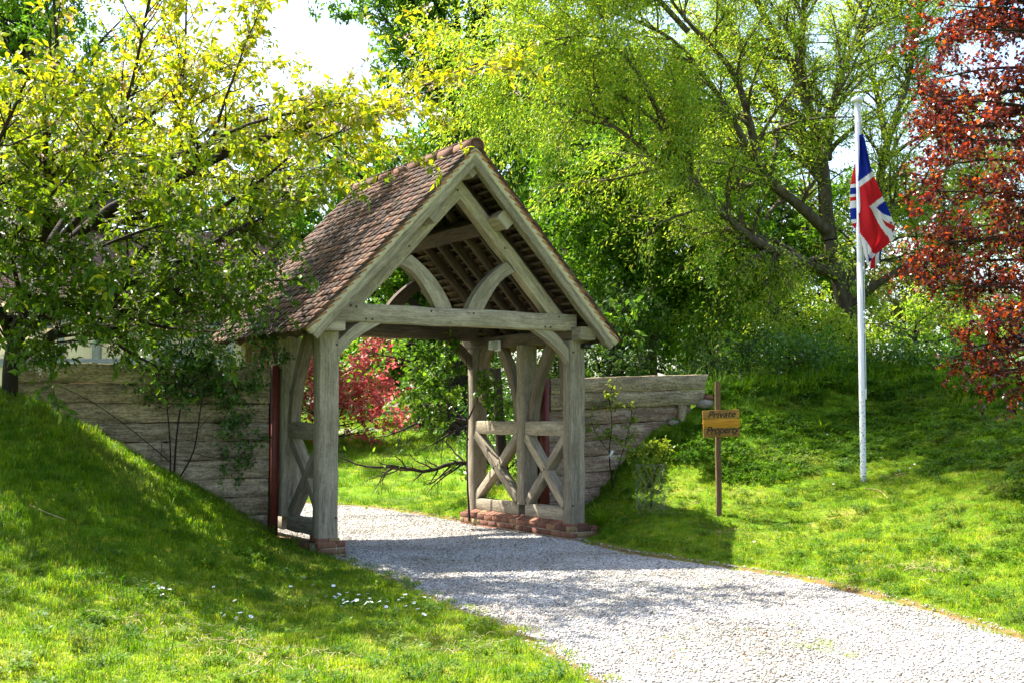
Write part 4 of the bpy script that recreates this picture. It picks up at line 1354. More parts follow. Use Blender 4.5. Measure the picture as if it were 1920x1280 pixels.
# ---- flowering cherry by the left wall
TRB = at(20, 752, 12.62)
Fk = at(28, 640, 12.6)
cherry_limbs = [
    (np.array([TRB - (0, 0, .2), at(18, 700, 12.62), Fk, at(40, 600, 12.6)]), .115, .085),
    (px((30, 672, 12.6), (53, 660, 12.5), (114, 615, 12.3), (191, 596, 12.1), (282, 562, 11.9), (385, 533, 11.7), (470, 500, 11.6)), .10, .02),
    (px((30, 630, 12.6), (93, 588, 12.6), (149, 572, 12.7), (239, 530, 12.8), (319, 493, 12.9), (425, 445, 12.9), (478, 413, 12.9), (560, 375, 12.9)), .11, .015),
    (px((150, 572, 12.7), (199, 511, 12.9), (250, 482, 13.1), (292, 453, 13.2), (300, 400, 13.2), (330, 310, 13.2), (338, 215, 13.2), (345, -20, 13.1)), .06, .008),
    (px((35, 600, 12.6), (66, 509, 12.7), (112, 472, 12.8), (188, 402, 13.0), (262, 363, 13.1), (328, 337, 13.1), (420, 293, 13.0), (485, 262, 13.0), (600, 235, 12.9), (717, 197, 12.8), (820, 150, 12.7), (895, 120, 12.6)), .11, .008),
    (px((120, 440, 12.8), (197, 354, 12.4), (302, 297, 12.0), (376, 271, 11.8), (411, 249, 11.7), (472, 223, 11.6), (560, 200, 11.5), (640, 190, 11.4)), .06, .008),
    (px((400, 255, 11.8), (420, 197, 11.9), (455, 100, 12.0), (490, 20, 12.1)), .025, .006),
    (px((380, 420, 12.9), (420, 385, 12.7), (503, 332, 12.5), (560, 284, 12.3), (621, 258, 12.2), (715, 225, 12.1)), .035, .006),
    (px((255, 525, 12.8), (315, 503, 12.4), (376, 464, 12.2), (437, 437, 12.1), (503, 394, 12.0), (550, 352, 12.0)), .05, .006),
    (px((30, 620, 12.6), (60, 500, 12.2), (100, 380, 11.7), (75, 250, 11.3), (110, 120, 11.0), (100, -40, 10.8)), .09, .01),
    (px((25, 640, 12.6), (-30, 520, 12.0), (-60, 400, 11.3), (10, 260, 10.8), (60, 160, 10.6)), .08, .01),
    (px((60, 500, 12.8), (140, 380, 13.8), (200, 280, 14.6), (260, 160, 15.2), (300, 60, 15.6)), .07, .01),
    (px((190, 402, 13.2), (300, 330, 14.2), (400, 290, 15.0), (480, 250, 15.6), (560, 270, 16.0)), .05, .008),
    (px((200, 280, 14.6), (330, 180, 15.3), (430, 120, 15.8), (540, 120, 16.0)), .04, .008),
    (px((30, 600, 12.7), (40, 480, 14.0), (80, 350, 15.0), (40, 220, 15.8)), .07, .01),
    (px((60, 480, 12.2), (160, 330, 11.6), (240, 200, 11.2), (270, 80, 11.0), (300, -60, 10.8)), .05, .008),
    (px((60, 540, 12.5), (150, 480, 11.8), (240, 440, 11.4), (330, 420, 11.1), (420, 390, 11.0)), .04, .006),
    (px((-10, 560, 12.4), (-90, 420, 11.4), (-120, 200, 10.6), (-80, 0, 10.2)), .07, .01),
    (px((300, 340, 14.2), (420, 280, 15.0), (520, 255, 15.6), (640, 250, 15.8)), .035, .006),
    (px((300, 330, 14.2), (400, 230, 15.0), (500, 190, 15.4), (610, 190, 15.6)), .035, .006),
    (px((190, 402, 13.4), (300, 390, 14.4), (400, 370, 15.0), (500, 350, 15.3), (580, 330, 15.4)), .035, .006),
    (px((110, 470, 12.9), (230, 450, 13.6), (340, 440, 14.2), (450, 420, 14.6)), .035, .006),
    (px((0, 590, 12.6), (-80, 440, 12.8), (-130, 300, 13.0), (-160, 120, 13.2)), .06, .01),
    (px((0, 600, 12.6), (-120, 450, 12.2), (-160, 260, 13.6), (-230, 100, 14.0)), .06, .01),
    (px((20, 600, 12.6), (-120, 520, 12.6), (-280, 430, 12.4), (-420, 320, 12.0)), .08, .01),
    (px((0, 590, 12.6), (-160, 480, 11.8), (-300, 330, 10.8), (-380, 200, 10.0)), .08, .01),
    (px((0, 590, 12.6), (-100, 400, 12.4), (-220, 200, 12.2), (-280, 0, 12.0)), .08, .01),
    (px((0, 590, 12.6), (-140, 460, 13.6), (-260, 330, 14.6), (-340, 180, 15.2)), .08, .01),
    (px((50, 640, 12.5), (130, 630, 12.2), (220, 620, 12.0), (310, 600, 11.9), (380, 590, 11.8)), .03, .005),
    (px((20, 630, 12.5), (60, 600, 12.0), (120, 575, 11.8), (190, 570, 11.7)), .025, .005),
    (px((20, 620, 12.4), (50, 570, 11.8), (100, 540, 11.5), (160, 520, 11.4)), .025, .005),
    (px((45, 655, 12.4), (100, 645, 12.0), (170, 640, 11.8), (240, 640, 11.7)), .02, .005),
    (px((15, 640, 12.4), (-20, 590, 11.8), (20, 550, 11.5), (60, 540, 11.4)), .02, .005),
    (px((100, 590, 12.6), (220, 560, 13.0), (330, 540, 13.2), (440, 520, 13.2)), .03, .005),
    (px((40, 560, 12.5), (20, 470, 11.5), (40, 420, 11.0), (130, 330, 10.6), (180, 250, 10.4)), .04, .006),
]


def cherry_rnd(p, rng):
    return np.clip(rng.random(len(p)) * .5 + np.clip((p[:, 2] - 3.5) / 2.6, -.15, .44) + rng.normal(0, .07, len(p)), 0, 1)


cherry_limbs = [(a, b * .68, c) for a, b, c in cherry_limbs]
cherry, cfr, cA1, cA2 = build_tree('cherry_tree', 'spreading flowering cherry with yellow green leaves leaning over the gate roof from the left', 'tree', cherry_limbs,
    dict(per_m=6.5, t0=.2, ang=(.4, 1.1), len=(.35, 1.2), seg=6, curl=.12, up=.04, flat=.7), dict(k=7, ang=(.4, 1.1), len=(.12, .45), seg=3, curl=.2, flat=.6),
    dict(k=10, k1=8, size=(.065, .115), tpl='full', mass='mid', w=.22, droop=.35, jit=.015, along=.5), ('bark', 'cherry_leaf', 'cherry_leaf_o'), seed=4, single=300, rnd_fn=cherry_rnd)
# blossom clusters
rb = np.random.default_rng(5)
pts = cA2[rb.integers(0, len(cA2), 1500), rb.integers(0, 4, 1500)]
pts = pts[(pts[:, 2] < 5.6)]
pts = pts[rb.random(len(pts)) < .85] + (0, 0, -.03)
bp_ = np.repeat(pts, 16, 0) + rb.normal(0, .03, (len(pts) * 16, 3))
k = len(bp_)
a_ = rb.normal(0, 1, (k, 3)); a_ /= np.linalg.norm(a_, axis=1, keepdims=True)
n_ = rb.normal(0, 1, (k, 3)); n_ -= (n_ * a_).sum(1, keepdims=True) * a_; n_ /= np.linalg.norm(n_, axis=1, keepdims=True)
o = link('blossom', leaves_mesh('blossom', (bp_ - np.array(cherry.location), a_, np.cross(n_, a_), n_), rb.uniform(.018, .03, k), leaf_tpl('diamond', .42), M['blossom'], rb.random(k)), None, cherry)
o['kind'] = 'stuff'

# ---- big willow on the right
WY = 26.0
wb = at(1612, 680, WY); wb[2] = h1(wb[0], wb[1]) - .2
willow_limbs_ = [
    (np.array([wb, at(1605, 640, WY), at(1590, 580, WY), at(1572, 520, WY), at(1556, 450, WY)]), .42, .30),
    (px((1556, 450, 26), (1549, 412, 26), (1543, 289, 26), (1495, 139, 26), (1461, 82, 26), (1409, -10, 26), (1380, -160, 26)), .27, .07),
    (px((1552, 300, 26), (1556, 206, 26.2), (1595, 93, 26.6), (1641, -10, 27), (1670, -150, 27)), .16, .05),
    (px((1505, 170, 26), (1503, 103, 25.6), (1507, -10, 25), (1515, -180, 24.5)), .14, .04),
    (px((1580, 545, 26), (1640, 420, 26.5), (1660, 258, 27), (1708, 155, 27.3), (1722, -10, 27.6), (1760, -150, 28)), .2, .05),
    (px((1556, 440, 26), (1500, 385, 25.4), (1430, 335, 24.8), (1410, 247, 24.4), (1378, 124, 24), (1296, 52, 23.6), (1230, -40, 23.4)), .22, .04),
    (px((1575, 520, 26), (1480, 480, 24.6), (1420, 459, 23.8), (1340, 390, 23), (1306, 350, 22.7), (1250, 250, 22.4), (1180, 180, 22.2), (1080, 150, 22)), .22, .03),
    (px((1400, 270, 24.4), (1337, 160, 24), (1270, 77, 23.8), (1203, 41, 23.6), (1100, 0, 23.4), (1000, -40, 23.2)), .1, .03),
    (px((1330, 380, 23), (1230, 300, 22.4), (1130, 220, 22), (1030, 190, 21.8), (940, 180, 21.6)), .1, .02),
    (px((1590, 580, 26), (1660, 520, 25.4), (1734, 485, 25), (1800, 430, 24.6), (1850, 360, 24.4)), .16, .03),
    (px((1580, 560, 26), (1662, 397, 25.4), (1720, 360, 25), (1780, 320, 24.6), (1840, 230, 24.4)), .13, .03),
    (px((1560, 480, 26), (1460, 500, 24.8), (1400, 525, 24.4), (1360, 560, 24.2)), .12, .02),
    (px((1540, 290, 26), (1450, 180, 27), (1380, 60, 28), (1300, -60, 28.5)), .15, .04),
    (px((1660, 260, 27), (1640, 150, 28), (1600, 40, 28.6), (1560, -120, 29)), .12, .03),
    (px((1260, 260, 22.4), (1190, 120, 22), (1120, 60, 21.8), (1020, 80, 21.6), (930, 130, 21.4)), .08, .02),
    (px((1290, 60, 23.6), (1180, -60, 23), (1050, -120, 22.4), (950, -130, 22)), .1, .03),
    (px((1410, -10, 26), (1300, -180, 24), (1180, -330, 22.5), (1060, -380, 21)), .1, .03),
    (px((1507, -10, 25), (1440, -230, 23), (1380, -380, 21.5)), .1, .03),
    (px((1290, -60, 24), (1150, -260, 22.5), (980, -380, 21), (800, -430, 20)), .1, .03),  # this and following boughs: out of view, added to shade the right bank
    (px((1290, -60, 24), (1120, -180, 21.5), (960, -300, 20), (820, -330, 19)), .1, .03),
    (px((1380, -160, 25), (1200, -400, 21.5), (1020, -500, 19.5), (860, -560, 18.5)), .1, .03),
    (px((1380, -160, 25), (1260, -330, 21), (1120, -400, 18.8), (1010, -390, 17.4)), .1, .03),
    (px((1290, -60, 24), (1080, -230, 20.5), (930, -380, 18.6)), .08, .03),
]
willow_limbs = [(a, b * .62, c * .5) for a, b, c in willow_limbs_]
build_tree('willow_tree', 'tall many stemmed willow with thin yellow green leaves behind the flagpole', 'tree', willow_limbs,
    dict(per_m=5.0, t0=.15, ang=(.4, 1.1), len=(.8, 2.4), seg=7, curl=.14, up=.05, grav=(0, 0, -.10)), dict(k=8, ang=(.3, .9), len=(.5, 1.4), seg=4, curl=.14, grav=(0, 0, -.3)),
    dict(k=48, k1=24, size=(.06, .12), w=.16, droop=.45, jit=.08, along=.8, twigs=True), ('bark_pale', 'willow_leaf'), seed=12, sides=(9, 4, 3), keep_fn=lambda p, r: in_view(p, 120) | (r.random(len(p)) < .45))

# ---- generic round headed trees
def auto_limbs(base, h, spread, n, r0, rng, lean=(0, 0), low=.25, fork=.3):
    base = np.array(base, float)
    top = base + np.array([lean[0], lean[1], h])
    out = [(np.array([base, base + (top - base) * .3 + rng.normal(0, .06 * spread, 3) * (1, 1, 0), base + (top - base) * .62 + rng.normal(0, .1 * spread, 3) * (1, 1, 0), top * .9 + base * .1]), r0, r0 * .15)]
    for i in range(n):
        t = rng.uniform(low, .85); a = i * 2.4 + rng.uniform(-.4, .4)
        s = base + (top - base) * t
        rr = spread * rng.uniform(.65, 1.0) * math.sin(math.pi * min(.97, .25 + t * .72)) ** .6
        e = s + np.array([math.cos(a) * rr, math.sin(a) * rr, h * rng.uniform(.1, .28)])
        mdp = (s + e) / 2 + np.array([0, 0, rng.uniform(-.06, .1) * rr])
        out.append((np.array([s, mdp, e]), r0 * (.55 - .35 * t), r0 * .06))
    return out


def round_tree(name, label, px_, Y, py_top, spread, mat, n=14, seed=0, leafk=16, size=(.08, .14), w=.2, base=None, r0=.2, bark='bark', per_m=3, l1=(.5, 1.5), l2=(.3, .9), k2=6, droop=.3, jit=.06, low=.2, group=None, cat='tree', h=None, twigs=True, zb=None, grav=-.05, **kw):
    rng = np.random.default_rng(seed + 100)
    b = at(px_, 700, Y)
    b[2] = (h1(b[0], b[1]) if zb is None else zb) - .1
    hh = h if h else at(px_, py_top, Y)[2] - b[2]
    return build_tree(name, label, cat, auto_limbs(b, hh, spread, n, r0, rng, low=low),
        dict(per_m=per_m, t0=.25, ang=(.5, 1.2), len=l1, seg=5, curl=.18, grav=(0, 0, grav), skip_trunk=False), dict(k=k2, ang=(.5, 1.2), len=l2, seg=3, curl=.2, grav=(0, 0, grav * 2)),
        dict(k=leafk, k1=6, size=size, w=w, droop=droop, jit=jit, twigs=twigs), (bark, mat), seed=seed, group=group, sides=(7, 4, 0), **kw)


# ash with the visible grey trunk just behind the right wall
ab = at(1218, 705, 27.0); ab[2] = h1(ab[0], ab[1]) - .2
rng_ = np.random.default_rng(77)
ash_limbs = [(np.array([ab, at(1212, 650, 27), at(1228, 600, 27), at(1232, 540, 27), at(1222, 460, 27), at(1224, 390, 27), at(1240, 280, 27)]), .24, .09),
    (px((1205, 655, 27), (1180, 615, 26.8), (1150, 560, 26.6), (1120, 480, 26.4)), .13, .03), (px((1215, 630, 27), (1250, 595, 26.6), (1300, 590, 26.2), (1340, 570, 26)), .07, .02),
    (px((1226, 430, 27), (1180, 380, 26), (1120, 350, 25.4), (1060, 350, 25)), .09, .02), (px((1224, 400, 27), (1290, 350, 26.4), (1350, 330, 26), (1400, 330, 26)), .08, .02),
    (px((1230, 520, 27), (1170, 480, 26), (1110, 460, 25.2), (1050, 470, 24.8)), .08, .02), (px((1230, 480, 27), (1280, 440, 26), (1330, 420, 25.4), (1370, 440, 25)), .07, .02),
    (px((1235, 330, 27), (1180, 280, 26.4), (1100, 270, 26), (1040, 280, 25.8)), .07, .02), (px((1240, 290, 27), (1270, 230, 27.5), (1300, 190, 28), (1350, 200, 28)), .06, .02),
    (px((1228, 560, 27), (1190, 540, 25.8), (1140, 530, 25), (1090, 540, 24.6)), .06, .02), (px((1228, 540, 27), (1260, 510, 25.6), (1300, 500, 25), (1330, 520, 24.6)), .06, .02),
    (px((1224, 420, 27), (1210, 360, 28.5), (1150, 330, 29.5), (1080, 330, 30)), .07, .02)]
build_tree('ash_tree', 'dense green ash with a bent grey trunk rising behind the right wall', 'tree', ash_limbs,
    dict(per_m=7.5, t0=.1, ang=(.5, 1.2), len=(.5, 1.6), seg=5, curl=.18), dict(k=8, ang=(.5, 1.2), len=(.3, .9), seg=3, curl=.2),
    dict(k=28, k1=10, size=(.09, .16), w=.22, droop=.4, jit=.07), ('bark_pale', 'ash_leaf'), seed=21)
round_tree('ash_tree', 'bright green ash rising directly behind the gate ridge', 860, 35, -120, 4.2, 'ash_leaf', n=26, seed=31, leafk=26, size=(.11, .2), w=.24, r0=.3, low=.12, l1=(.8, 2.0), group='feathery ash trees behind the gate')
round_tree('ash_tree', 'green ash filling the gap between gate roof and willow', 1040, 33, 60, 3.6, 'ash_leaf', n=22, seed=32, leafk=30, size=(.11, .19), w=.24, r0=.26, low=.1, l1=(.7, 1.8), group='feathery ash trees behind the gate')
round_tree('tall_tree', 'tall dark green tree behind the cherry in the top left corner', 40, 36, -260, 4.0, 'ash_leaf', n=26, seed=33, leafk=24, size=(.11, .2), w=.22, r0=.3, low=.2, l1=(.8, 2.0))
round_tree('background_tree', 'pale distant tree glimpsed between willow and copper beech', 1800, 44, 330, 4.5, 'pale_leaf', n=18, seed=34, leafk=14, size=(.13, .2), w=.3, r0=.25, low=.1)
round_tree('background_tree', 'distant lime green tree behind the willow trunk', 1480, 46, 420, 4.5, 'pale_leaf', n=18, seed=35, leafk=14, size=(.13, .2), w=.3, r0=.25, low=.08)
for i, (p_, Y_, t_, s_, lb, mk) in enumerate(((1345, 20.6, 655, .7, 'small dark bush on the crest just right of the wall end', 'dark_leaf'), (1410, 21.6, 648, .9, 'low bush on the crest above the sign', 'ash_leaf'), (1480, 21.2, 662, .8, 'rounded weed bush on the crest between sign and flagpole', 'rose_leaf'), (1560, 21.8, 645, .9, 'low bush on the crest left of the flagpole', 'ash_leaf'), (1660, 21.5, 660, .8, 'low weed bush on the crest behind the flagpole', 'rose_leaf'), (1740, 21.8, 652, .9, 'dark low bush on the crest right of the flagpole', 'dark_leaf'), (1830, 20.6, 665, .9, 'low bush on the crest under the copper beech', 'ash_leaf'))):
    round_tree('bush', lb, p_, Y_, t_, s_, mk, n=12, seed=150 + i, leafk=12, size=(.05, .1), w=.26, r0=.03, low=.02, l1=(.2, .6), l2=(.15, .35), cat='bush', group='low bushes along the bank crest')
for i, (p_, Y_, t_, s_, lb) in enumerate(((1130, 23.5, 560, 1.3, 'dark glossy evergreen shrub just right of the gate roof'), (1330, 25, 560, 1.9, 'leafy shrub behind the end of the right wall'), (1450, 27.5, 545, 2.0, 'leafy shrub on the bank left of the willow trunk'), (1030, 24.5, 560, 1.6, 'dark shrub behind the right gate panel'), (1540, 24.5, 600, 1.2, 'low bush in front of the willow trunk'), (1720, 27, 575, 2.2, 'bush on the bank right of the willow trunk'), (1860, 28, 560, 2.2, 'bush on the bank behind the copper beech'))):
    round_tree('shrub', lb, p_, Y_, t_, s_, ('dark_leaf', 'ash_leaf', 'willow_leaf', 'dark_leaf', 'willow_leaf', 'willow_leaf', 'ash_leaf')[i], n=12, seed=50 + i, leafk=14, size=(.07, .13), w=.24, r0=.08, low=.05, l1=(.3, .9), l2=(.2, .5), cat='shrub', group='shrubs on the right bank')

# ---- copper beech at the right edge
cb = np.array([6.75, 13.6, h1(6.75, 13.6) - .15])
rc = np.random.default_rng(8)
cop = [(np.array([cb, cb + (0.05, 0, 2), cb + (-.05, .1, 4.5), cb + (0, .1, 7.5)]), .16, .05)]
for i in range(52):
    z = .75 + 6.5 * (i + .5) / 52
    reach = 1.92 * (1 - .2 * abs(z - 3.2) / 4)
    if z < 1.4: reach *= .72
    a = math.pi + rc.uniform(-1.15, .95) if i % 4 else rc.uniform(-1.3, 1.3)
    s = cb + np.array([0, .05, z])
    e = s + np.array([math.cos(a) * reach, math.sin(a) * reach * .9, rc.uniform(-.1, .5)])
    cop.append((np.array([s, (s + e) / 2 + (0, 0, .15), e]), .03, .006))
build_tree('copper_beech', 'copper beech with dark red and orange leaves at the right edge', 'tree', cop,
    dict(per_m=7, t0=.12, ang=(.4, 1.1), len=(.25, .8), seg=5, curl=.18, flat=.3), dict(k=5, ang=(.4, 1.1), len=(.12, .35), seg=3, curl=.2, flat=.3),
    dict(k=15, k1=10, size=(.035, .065), tpl='full', mass='mid', w=.38, droop=.15, jit=.015), ('bark', 'copper_leaf', 'copper_leaf_o'), seed=9, single=300)

# ---- seen through the gate
round_tree('red_maple', 'pinkish red maple on the lawn seen through the gate', 620, 33, 655, 2.3, 'maple_leaf', n=26, seed=61, leafk=10, size=(.08, .15), w=.4, r0=.05, low=.08, l1=(.4, 1.1), l2=(.2, .6), per_m=3, k2=4)
round_tree('shrub', 'pale yellow green shrub beyond the lawn seen through the gate', 800, 41, 600, 2.6, 'pale_leaf', n=18, seed=62, leafk=14, size=(.1, .16), w=.3, r0=.08, low=.03, cat='shrub', l1=(.4, 1.2))
round_tree('shrub', 'rounded bright green bush beyond the lawn under the drooping branches', 870, 36, 690, 1.5, 'ash_leaf', n=14, seed=63, leafk=16, size=(.08, .13), w=.3, r0=.06, low=.03, cat='shrub', l1=(.3, .8))
round_tree('shrub', 'broad green bush far behind the crimson maple', 690, 50, 600, 5.0, 'ash_leaf', n=24, seed=64, leafk=16, size=(.14, .22), w=.3, r0=.1, low=.03, cat='shrub', l1=(.6, 1.6))
round_tree('shrub', 'dark bush with yellow blooms behind the right side panel of the gate', 935, 20.6, 690, 0.9, 'rose_leaf', n=14, seed=65, leafk=12, size=(.05, .09), w=.34, r0=.04, low=.03, cat='shrub', l1=(.2, .6), l2=(.1, .3))
round_tree('background_tree', 'broad green tree closing the view behind the gate', 560, 60, 330, 7.0, 'ash_leaf', n=24, seed=66, leafk=16, size=(.18, .3), w=.3, r0=.3, low=.08, l1=(.9, 2.4))
# low tree with bare drooping limbs behind the gate
lt = at(945, 800, 19.6); lt[2] = h1(lt[0], lt[1]) - .1
low_limbs = [(np.array([lt, at(940, 840, 19.6), at(935, 760, 19.6), at(930, 690, 19.6)]), .1, .07),
    (px((936, 860, 19.6), (880, 868, 19.4), (845, 866, 19.3), (800, 885, 19.2), (770, 876, 19.1), (735, 872, 19.0), (690, 876, 18.9), (630, 850, 18.8)), .045, .008),
    (px((936, 800, 19.6), (875, 790, 19.5), (810, 778, 19.4), (780, 795, 19.3), (740, 815, 19.2), (690, 828, 19.1)), .04, .006),
    (px((934, 790, 19.6), (860, 800, 19.2), (820, 830, 19.0), (780, 850, 18.9)), .025, .005),
    (px((932, 720, 19.6), (880, 700, 19.4), (820, 690, 19.2), (760, 672, 19.1), (690, 655, 19.0)), .04, .006),
    (px((930, 700, 19.6), (870, 660, 19.5), (800, 645, 19.4), (740, 640, 19.4)), .035, .006)]
def low_keep(p, rng):
    d = p - np.array([0, 0, CAM_H])
    y = 640 - F_PX * (d[:, 2] * cp_ - d[:, 1] * sp_) / (d[:, 1] * cp_ + d[:, 2] * sp_)
    x = 960 + F_PX * d[:, 0] / d[:, 1]
    return (y < 755) & ((x > 735) | (rng.random(len(p)) < .15)) | (rng.random(len(p)) < .03)
build_tree('low_fruit_tree', 'low tree with bare crooked drooping branches seen through the gate', 'tree', low_limbs,
    dict(per_m=7, t0=.2, ang=(.4, 1.1), len=(.25, .8), seg=6, curl=.22), dict(k=4, ang=(.4, 1.0), len=(.12, .4), seg=4, curl=.25),
    dict(k=9, k1=3, size=(.06, .10), tpl='full', w=.27, droop=.5, jit=.03), ('bark', 'ash_leaf', 'ash_leaf'), seed=71, keep_fn=low_keep)
print('tris so far', TRIS[0])
round_tree('background_tree', 'deep green tree standing behind the right gable slope', 1160, 42, 150, 5.0, 'ash_leaf', n=24, seed=36, leafk=20, size=(.16, .26), w=.26, r0=.25, low=.06, l1=(.8, 2.0))
round_tree('background_tree', 'deep green tree filling the middle distance left of the willow', 1350, 44, 230, 5.0, 'ash_leaf', n=24, seed=37, leafk=20, size=(.16, .26), w=.26, r0=.25, low=.06, l1=(.8, 2.0))
round_tree('background_tree', 'leafy tree seen through the gable between the curved braces', 790, 38, 400, 3.0, 'ash_leaf', n=22, seed=38, leafk=22, size=(.13, .22), w=.26, r0=.18, low=.1, l1=(.6, 1.6))
pp = np.array([(-16, 36.0), (-9, 37.2), (-5, 38.2), (-1, 38.6), (4, 40)]); pw = .9
ex = []
for x_, y_ in resample(np.c_[pp, np.zeros(len(pp))], 40)[0][:, :2]: ex += [(x_, y_ - pw), (x_, y_ + pw)]
ex = np.array(ex)
fp = link('garden_path', mesh_np('garden_path', np.c_[ex, height(ex) + .03], [np.array([(2 * i, 2 * i + 2, 2 * i + 3, 2 * i + 1) for i in range(39)])], M['gravel_bed']))
tag(fp, 'pale path crossing the far side of the lawn', 'path', kind='structure')
# ------------------------------------------------------------------ house behind the left wall
M['plaster'] = noise_mat('cream_plaster', [(0.3, (0.62, 0.48, 0.29)), (0.7, (0.72, 0.58, 0.37))], 3, bump=0.1)
M['grey_timber'] = wood_mat('grey_timber', (0.24, 0.23, 0.23), (0.34, 0.33, 0.33), (0.44, 0.43, 0.43), lichen_amt=0.1)
M['house_tile'] = ramped_rnd_mat('house_tile', [(0, (0.10, 0.055, 0.045)), (.5, (0.17, 0.095, 0.075)), (1, (0.24, 0.14, 0.11))], 'attr', scale=9, blot=.7)
m, nt, bs = new_mat('window_glass')
bs.inputs['Base Color'].default_value = (0.03, 0.04, 0.045, 1); bs.inputs['Roughness'].default_value = 0.05; bs.inputs['Specular IOR Level'].default_value = 0.8
M['glass'] = m
M['brown_frame'] = noise_mat('brown_window_frame', [(0.3, (0.14, 0.07, 0.035)), (0.7, (0.22, 0.12, 0.06))], 10, bump=.1)
HY = 30.0


def hx(x): return (x - 960) / F_PX * HY
def hz_(y): return at(960, y, HY)[2]


house = empty('house', (hx(160), HY, h1(hx(160), HY)))
tag(house, 'cream timber framed house with red tiled roof behind the cherry and left wall', 'house')
hb = np.array(house.location)
X0, X1, ZE = hx(-260), hx(440), hz_(552)


def hbox(name, x0, x1, y0, y1, z0, z1, mat, parent=house, bev=0.0):
    return link(name, box_mesh(np.array((x0, y0, z0)) - hb, np.array((x1, y1, z1)) - hb, M[mat], bev=bev), None, parent)


wall_h = hbox('wall', X0, X1, HY, HY + 7.5, 0.3, ZE + .1, 'plaster')


def htimber(x0, z0, x1, z1, w, proud=.03):
    p0 = np.array((x0, HY - proud / 2, z0)) - hb; p1 = np.array((x1, HY - proud / 2, z1)) - hb
    return link('timber', beam_mesh(p0, p1, proud + .02, w, (1, 0, 0) if abs(z1 - z0) > abs(x1 - x0) else (0, 0, 1), M['grey_timber'], wob=.002), None, wall_h)


htimber(X0, hz_(680), X1, hz_(680), .2, .05)
for xx in (-200, -90, 30, 113, 247, 312, 380, 430):
    htimber(hx(xx), hz_(676), hx(xx), ZE if xx < 120 else hz_(628), .17)
htimber(hx(181), hz_(676), hx(181), ZE, .22, .05)
htimber(hx(330), hz_(672), hx(378), hz_(632), .14)
htimber(hx(187), hz_(626), X1, hz_(626), .12, .05)
htimber(hx(-250), hz_(600), hx(170), hz_(600), .12, .035)


def courses(name, pts_fn, n, w0, w1, parent, jit=.012, cols=40):
    """stepped tile courses: pts_fn(s) -> (y, z) of the surface at fraction s from the eave"""
    V, F, A = [], [], []
    rr = np.random.default_rng(17)
    for r in range(n):
        ya, za = pts_fn(r / n); yb, zb = pts_fn((r + 1.15) / n)
        xs = np.linspace(w0, w1, cols + 1) + (0 if r % 2 else (w1 - w0) / cols / 2)
        for c in range(cols):
            x0, x1 = xs[c], min(xs[c + 1], w1) - .006
            if x1 <= x0: continue
            l = rr.normal(0, jit * .4)
            b = len(V)
            V += [(x0, ya - .03, za + .02 + l), (x1, ya - .03, za + .02 + l), (x1, yb, zb), (x0, yb, zb), (x0, ya - .03, za - .015), (x1, ya - .03, za - .015)]
            F += [(b, b + 1, b + 2, b + 3), (b + 4, b + 5, b + 1, b)]
            A += [rr.random()] * 6
    o = link(name, mesh_np(name, np.array(V) - hb, [np.array(F)], M['house_tile'], attrs={'rnd': A}), None, parent)
    o['kind'] = 'stuff'
    return o


ZR, YR = hz_(392), HY + 3.9
rf_h = link('roof', mesh_np('roof', np.array([(X0 - .4, HY - .45, ZE - .18), (X1 + .4, HY - .45, ZE - .18), (X1 + .4, YR, ZR - .08), (X0 - .4, YR, ZR - .08), (X0 - .4, HY + 8, ZE - .18), (X1 + .4, HY + 8, ZE - .18)]) - hb, [np.array([(0, 1, 2, 3), (3, 2, 5, 4), (0, 4, 5, 1)]), np.array([(0, 3, 4), (1, 5, 2)])], M['house_tile'], attrs={'rnd': [.4] * 6}), None, house)
courses('tile_courses', lambda s: (HY - .5 + (YR - HY + .5) * s, ZE - .16 + (ZR - ZE + .16) * s), 44, X0 - .4, X1 + .4, rf_h, cols=60)
th_h = hbox('tile_hanging', hx(189), X1, HY - .05, HY - .002, hz_(622), ZE, 'house_tile')
courses('tile_courses', lambda s: (HY - .075 - .015 * (1 - s), hz_(623) + (ZE - hz_(623)) * s), 9, hx(190), X1, th_h, cols=26)
for (xa, xb, ya, yb, np_) in ((255, 335, 572, 612, 3), (365, 420, 575, 612, 2), (20, 100, 560, 612, 3), (-120, -40, 560, 612, 3)):
    z0, z1 = hz_(yb), hz_(ya)
    wn_ = hbox('window', hx(xa), hx(xb), HY - .16, HY - .08, z0 - .06, z0, 'grey_timber')
    hbox('lintel', hx(xa), hx(xb), HY - .16, HY - .08, z1, z1 + .06, 'grey_timber', wn_)
    for k in range(np_ + 1):
        xx = hx(xa) + (hx(xb) - hx(xa)) * k / np_
        hbox('mullion', xx - .035, xx + .035, HY - .15, HY - .085, z0 + .002, z1 - .002, 'brown_frame', wn_)
    for k in range(np_):
        xa_, xb_ = hx(xa) + (hx(xb) - hx(xa)) * k / np_ + .037, hx(xa) + (hx(xb) - hx(xa)) * (k + 1) / np_ - .037
        hbox('pane', xa_, xb_, HY - .12, HY - .1, z0 + .003, z1 - .003, 'glass', wn_)
chx = hx(60)
hbox('chimney', chx - .45, chx + .45, YR - .3, YR + .5, ZR - .6, ZR + 1.2, 'house_tile', rf_h).data.attributes.new('rnd', 'FLOAT', 'POINT')

# ------------------------------------------------------------------ flagpole and flag
PB = at(1619, 902, 15.9); PB[2] = h1(PB[0], PB[1])
ZT = at(1612, 184, 15.9)[2]
pole = empty('flagpole', PB)
tag(pole, 'white flagpole with mushroom cap standing on the right bank', 'flagpole')
PHt = ZT - PB[2]
an = np.arange(16) * 2 * math.pi / 16


